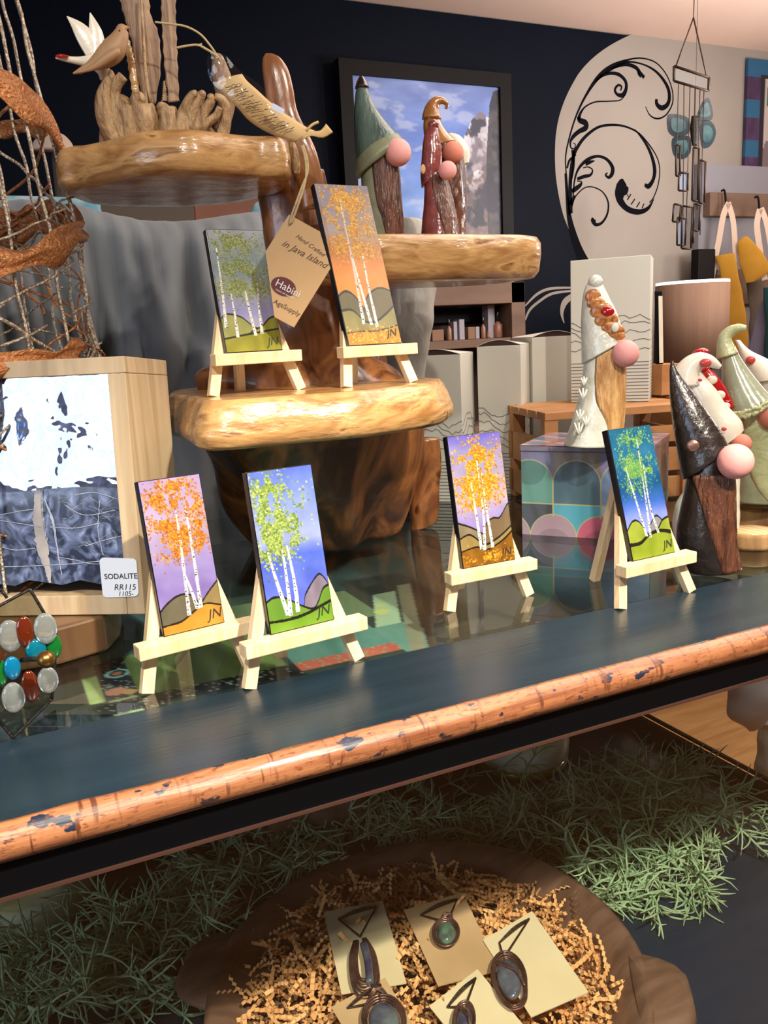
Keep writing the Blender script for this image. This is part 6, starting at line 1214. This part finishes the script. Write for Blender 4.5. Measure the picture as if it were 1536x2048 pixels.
# wind chime
YH = 2.05; pcm = PL((1.95, YH, 2.0)); wc_ = thing('wind_chime', 'hanging chime of bronze-edged glass rectangles on strings by the pale wall', 'wind chime', tuple(pcm.t(1388, 20)))
hk = pcm.t(1388, 8); m_ = MB(); m_.tube([V((hk.x, hk.y, 2.344)), V((hk.x, hk.y, hk.z)), pcm.t(1387, 35)], .0015, 6); mk('hook_chain', m_, M['chime'], wc_)
def cseg(a, b_, r=.0016): m = MB(); m.tube([pcm.t(*a), pcm.t(*b_)], r, 6); return m
for a, b_ in (((1387, 35), (1352, 132)), ((1387, 35), (1414, 156))): mk('cord', cseg(a, b_, .0022), M['chime'], wc_)
def rect(nm, q4, r=.0035, mt_='chime', fill=None):
    m_ = MB()
    for i in range(4): m_.tube([pcm.t(*q4[i]), pcm.t(*q4[(i + 1) % 4])], r, 6)
    o = mk(nm, m_, M[mt_], wc_)
    if fill: m2 = MB(); m2.prism([pcm.t(*p) for p in q4], pcm.n * .002); mk('glass_pane', m2, M[fill], o)
M['chime_glass'] = glassy('chime_glass', (236, 238, 240), .8)
M['chime_blue'] = mat('pale_blue_glass', (168, 184, 210), .15, alpha=.8)
rect('top_bar', [(1348, 132), (1418, 155), (1417, 182), (1348, 162)], .004, fill='chime_glass')
for x0, y0, x1, y1 in ((1357, 168, 1352, 352), (1368, 170, 1366, 440), (1380, 174, 1372, 470), (1390, 176, 1385, 400), (1400, 180, 1394, 420), (1408, 182, 1400, 470)): mk('string', cseg((x0, y0), (x1, y1), .0013), M['chime'], wc_)
for q4, fl_ in (([(1358, 345), (1376, 346), (1375, 382), (1357, 381)], 'chime_blue'), ([(1387, 295), (1398, 296), (1396, 402), (1384, 401)], 'chime_glass'), ([(1400, 320), (1411, 323), (1409, 407), (1398, 406)], 'chime_glass'), ([(1348, 408), (1362, 410), (1359, 444), (1345, 443)], 'chime_glass'), ([(1365, 412), (1385, 414), (1382, 498), (1363, 497)], 'chime_glass'), ([(1355, 435), (1373, 437), (1370, 491), (1354, 490)], 'chime_blue'), ([(1389, 408), (1401, 410), (1398, 462), (1386, 461)], 'chime_glass'), ([(1383, 456), (1388, 457), (1386, 488), (1382, 488)], None), ([(1352, 290), (1360, 290), (1360, 352), (1352, 352)], 'chime_glass')): rect('glass_rectangle', q4, .003, fill=fl_)
pbf = PL((2.0, 2.2, 2.0)); bf = thing('agate_butterfly', 'teal agate butterfly with four dark-rimmed wings behind the wind chime strings', 'ornament', tuple(pbf.t(1385, 300)))
for pts in ([(1334, 232), (1345, 228), (1362, 230), (1378, 238), (1380, 262), (1366, 272), (1350, 274), (1336, 262)], [(1344, 278), (1362, 272), (1380, 274), (1382, 300), (1374, 314), (1360, 318), (1346, 308)], [(1394, 240), (1400, 212), (1414, 195), (1422, 206), (1426, 232), (1416, 242)], [(1400, 246), (1416, 240), (1428, 250), (1432, 268), (1424, 288), (1412, 296), (1402, 290)]):
    c = np.mean(pts, axis=0); q_ = cr(pts, 30, closed=True); m_ = MB(); m_.prism([pbf.t(*p) for p in q_], pbf.n * .006); wo = mk('wing', m_, M['teal_agate'], bf)
    m_ = MB(); m_.prism([pbf.t(c[0] + (p[0] - c[0]) * .62, c[1] + (p[1] - c[1]) * .62, .001) for p in q_], -pbf.n * .001); mk('pale_centre', m_, mat('pale_agate', (70, 104, 106), .2, c2=(40, 72, 82), ns=30, coat=.5), wo)
m_ = MB(); m_.rings(ringsweep(pbf, [(1383, 232, 1397, 232), (1380, 262, 1399, 262), (1384, 292, 1394, 292)], k=.6, n=12, seg=8)); mk('body', m_, M['lead'], bf)
m_ = MB(); m_.tube([pbf.t(1390, 234), V((pbf.t(1390, 234).x, pbf.t(1390, 234).y, 2.344))], .0008, 5); mk('hanging_thread', m_, M['chime'], bf)

# quilted hanging at the right border
YQ = YW - .02; q0 = at(1497, 116, y=YQ); q1 = at(1502, 385, y=YQ); qw_ = .75; qh_ = q0.z - q1.z; W3, H3 = 120, 150; im = np.zeros((H3, W3, 3)); X, Y = np.meshgrid(np.linspace(0, 1, W3), np.linspace(0, 1, H3)); n5 = vn(H3, W3, 20, 5, 41)
im[:] = (64, 44, 78); im += ((n5 - .5) * 90)[..., None] * np.array([.4, .6, 1]); im[(Y % .3 < .13)] = (34, 84, 118); im[(Y > .93)] = (96, 60, 104); inn = (X > .13) & (X < .87) & (Y > .14) & (Y < .86); im[(X > .10) & (X < .90) & (Y > .11) & (Y < .89)] = (30, 22, 32); im[inn] = (170, 158, 156); mixc(im, (inn & (np.abs(X - .2) < .05) & (Y > .2) & (Y < .34)).astype(float), (36, 96, 70)); mixc(im, (inn & (np.abs(X - .2) < .05 + (Y - .6) * .3) & (Y > .6)).astype(float), (106, 96, 100))
qo = raster('quilted_wall_hanging', im, (q0.x, YQ, q0.z), (qw_, 0, 0), (0, 0, -qh_), M['fabric_v']); setp(qo, 'purple and blue bordered quilted wall hanging at the right border', 'wall hanging'); md = qo.modifiers.new('s', 'SOLIDIFY'); md.thickness = .012; md.offset = -1
# coat rack plank with hooks, tote and mustard cloths
YK = 2.63; k0, k1 = at(1421, 384, y=YK), at(1421, 432, y=YK); rk_ = thing('coat_rack', 'rough grey-brown plank coat rack with black hooks at the right border', 'coat rack', (k0.x + .4, YK, k1.z))
m_ = MB(); m_.box((k0.x + .5, YK + .02, (k0.z + k1.z) / 2), (1.0, .04, k0.z - k1.z)); mk('plank', m_, M['barn'], rk_, bevel=.003)
m_ = MB(); m_.box((k0.x + .5, YK + .015, (k0.z + k1.z) / 2 - .32), (1.05, .03, .14)); mk('lower_plank', m_, M['barn'], rk_, bevel=.003)
m_ = MB(); m_.box((k0.x + .5, YW - .018, .95), (1.04, .03, 1.9)); pn = mk('panel', m_, mat('grey_panel', (132, 132, 140), .8), rk_)
ph2 = PL((k0.x + .05, YK - .02, k0.z))
for x, y in ((1448, 382), (1515, 395)): m_ = MB(); m_.tube([ph2.t(x - 6, y + 1), ph2.t(x, y - 2), ph2.t(x + 3, y + 12), ph2.t(x + 3, y + 30), ph2.t(x, y + 34)], .004, 8, seg=16); mk('hook', m_, M['black'], rk_)
pk = PL((k0.x + .06, YK - .08, k0.z))
def cloth(name, label, cat, pairs, mt_, P=None, k=.2, lump=.25, group=None): 
    P = P or pk; m_ = MB(); m_.rings(ringsweep(P, pairs, k=k, n=40, seg=34, lump=lump, ls=14)); return setp(mk(name, m_, M[mt_]), label, cat, group)
t = thing('tote_bag', 'cream canvas tote bag straps hanging from the first rack hook', 'bag', tuple(pk.t(1440, 560)))
def strap(pts, wpx): m = MB(); stroke(m, [pk.t(*p, .02) for p in pts], [wpx * pk.m] * len(pts), -pk.n, 0, 24); return m
mk('strap', strap([(1458, 405), (1447, 430), (1438, 480), (1428, 530), (1420, 580)], 11), M['cream_cloth'], t, solid=.004)
mk('strap', strap([(1456, 405), (1466, 440), (1470, 490), (1470, 520), (1456, 542), (1436, 544)], 10), M['cream_cloth'], t, solid=.004)
m_ = MB(); m_.rings(ringsweep(pk, [(1418, 575, 1462, 575), (1412, 640, 1470, 640), (1412, 740, 1476, 740)], k=.2, n=24, seg=14)); mk('bag_body', m_, M['cream_cloth'], t)
cloth('mustard_apron', 'mustard yellow cloth hanging below the cream tote straps', 'apron', [(1432, 512, 1470, 505), (1440, 560, 1480, 560), (1452, 640, 1492, 640), (1456, 740, 1500, 740), (1456, 800, 1500, 800)], 'mustard', PL((k0.x + .06, YK - .14, 1.5)))
cloth('mustard_pouch', 'bright mustard cloth bunched right of the tote straps', 'cloth', [(1486, 474, 1494, 472), (1474, 490, 1512, 490), (1476, 520, 1530, 515), (1486, 552, 1536, 545), (1492, 566, 1508, 564)], 'mustard', PL((k0.x + .1, YK - .18, 1.6)), group=None)
t = thing('tote_bag', 'second cream tote strap at the right border of the rack', 'bag', tuple(pk.t(1520, 560)))
mk('strap', strap([(1520, 418), (1514, 450), (1520, 500), (1530, 560)], 11), M['cream_cloth'], t, solid=.004); mk('strap', strap([(1522, 416), (1534, 450), (1546, 520)], 10), M['cream_cloth'], t, solid=.004)
cloth('dark_apron', 'dark brown cloth hanging right of the mustard apron', 'apron', [(1494, 560, 1530, 560), (1498, 640, 1536, 640), (1500, 800, 1550, 800)], 'brown_cloth', PL((k0.x + .2, YK - .12, 1.5)))
cloth('lilac_shirt', 'lilac grey garment at the right border behind the sage gnome hat', 'garment', [(1524, 600, 1536, 596), (1508, 650, 1540, 650), (1494, 710, 1545, 710), (1488, 780, 1550, 780), (1488, 900, 1560, 900)], 'lilac_cloth', PL((k0.x - .1, 1.7, 1.4)))
cloth('dark_garment', 'black and dark teal garment at the right border above the lilac one', 'garment', [(1526, 575, 1560, 575), (1528, 620, 1570, 620), (1532, 700, 1580, 700), (1526, 780, 1580, 780)], 'teal_dk', PL((k0.x - .1, 1.64, 1.4)))
m_ = MB(); d0, d1 = at(1382, 500, y=2.62), at(1416, 500, y=2.62); m_.box(((d0.x + d1.x) / 2, 2.60, d0.z / 2), (d1.x - d0.x, .04, d0.z)); setp(mk('dark_cupboard', m_, M['blackw'], bevel=.004), 'narrow black cupboard below the wind chime', 'cupboard')
# right foreground: grey cloth and driftwood, floor level
p = at(1500, 1470, z=.35)
pz = PL((1.62, 1.40, .6)); cloth('grey_tablecloth', 'grey cloth corner hanging down beside the counter, lower right', 'tablecloth', [(1436, 1290, 1560, 1270), (1436, 1330, 1560, 1310), (1450, 1390, 1556, 1370), (1462, 1430, 1552, 1420), (1488, 1452, 1530, 1452), (1498, 1462, 1508, 1462)], 'grey_cloth', pz, k=.5, lump=.3)
pz = PL((1.80, 1.50, .3)); m_ = MB(); m_.rings(ringsweep(pz, [(1508, 1440, 1600, 1440), (1512, 1480, 1610, 1480), (1510, 1530, 1620, 1530), (1518, 1600, 1630, 1600), (1516, 1660, 1640, 1660)], k=.7, n=40, seg=24, lump=.3, ls=16)); setp(mk('driftwood_stump', m_, M['slate']), 'weathered grey driftwood stump on the floor at the right border', 'stump')
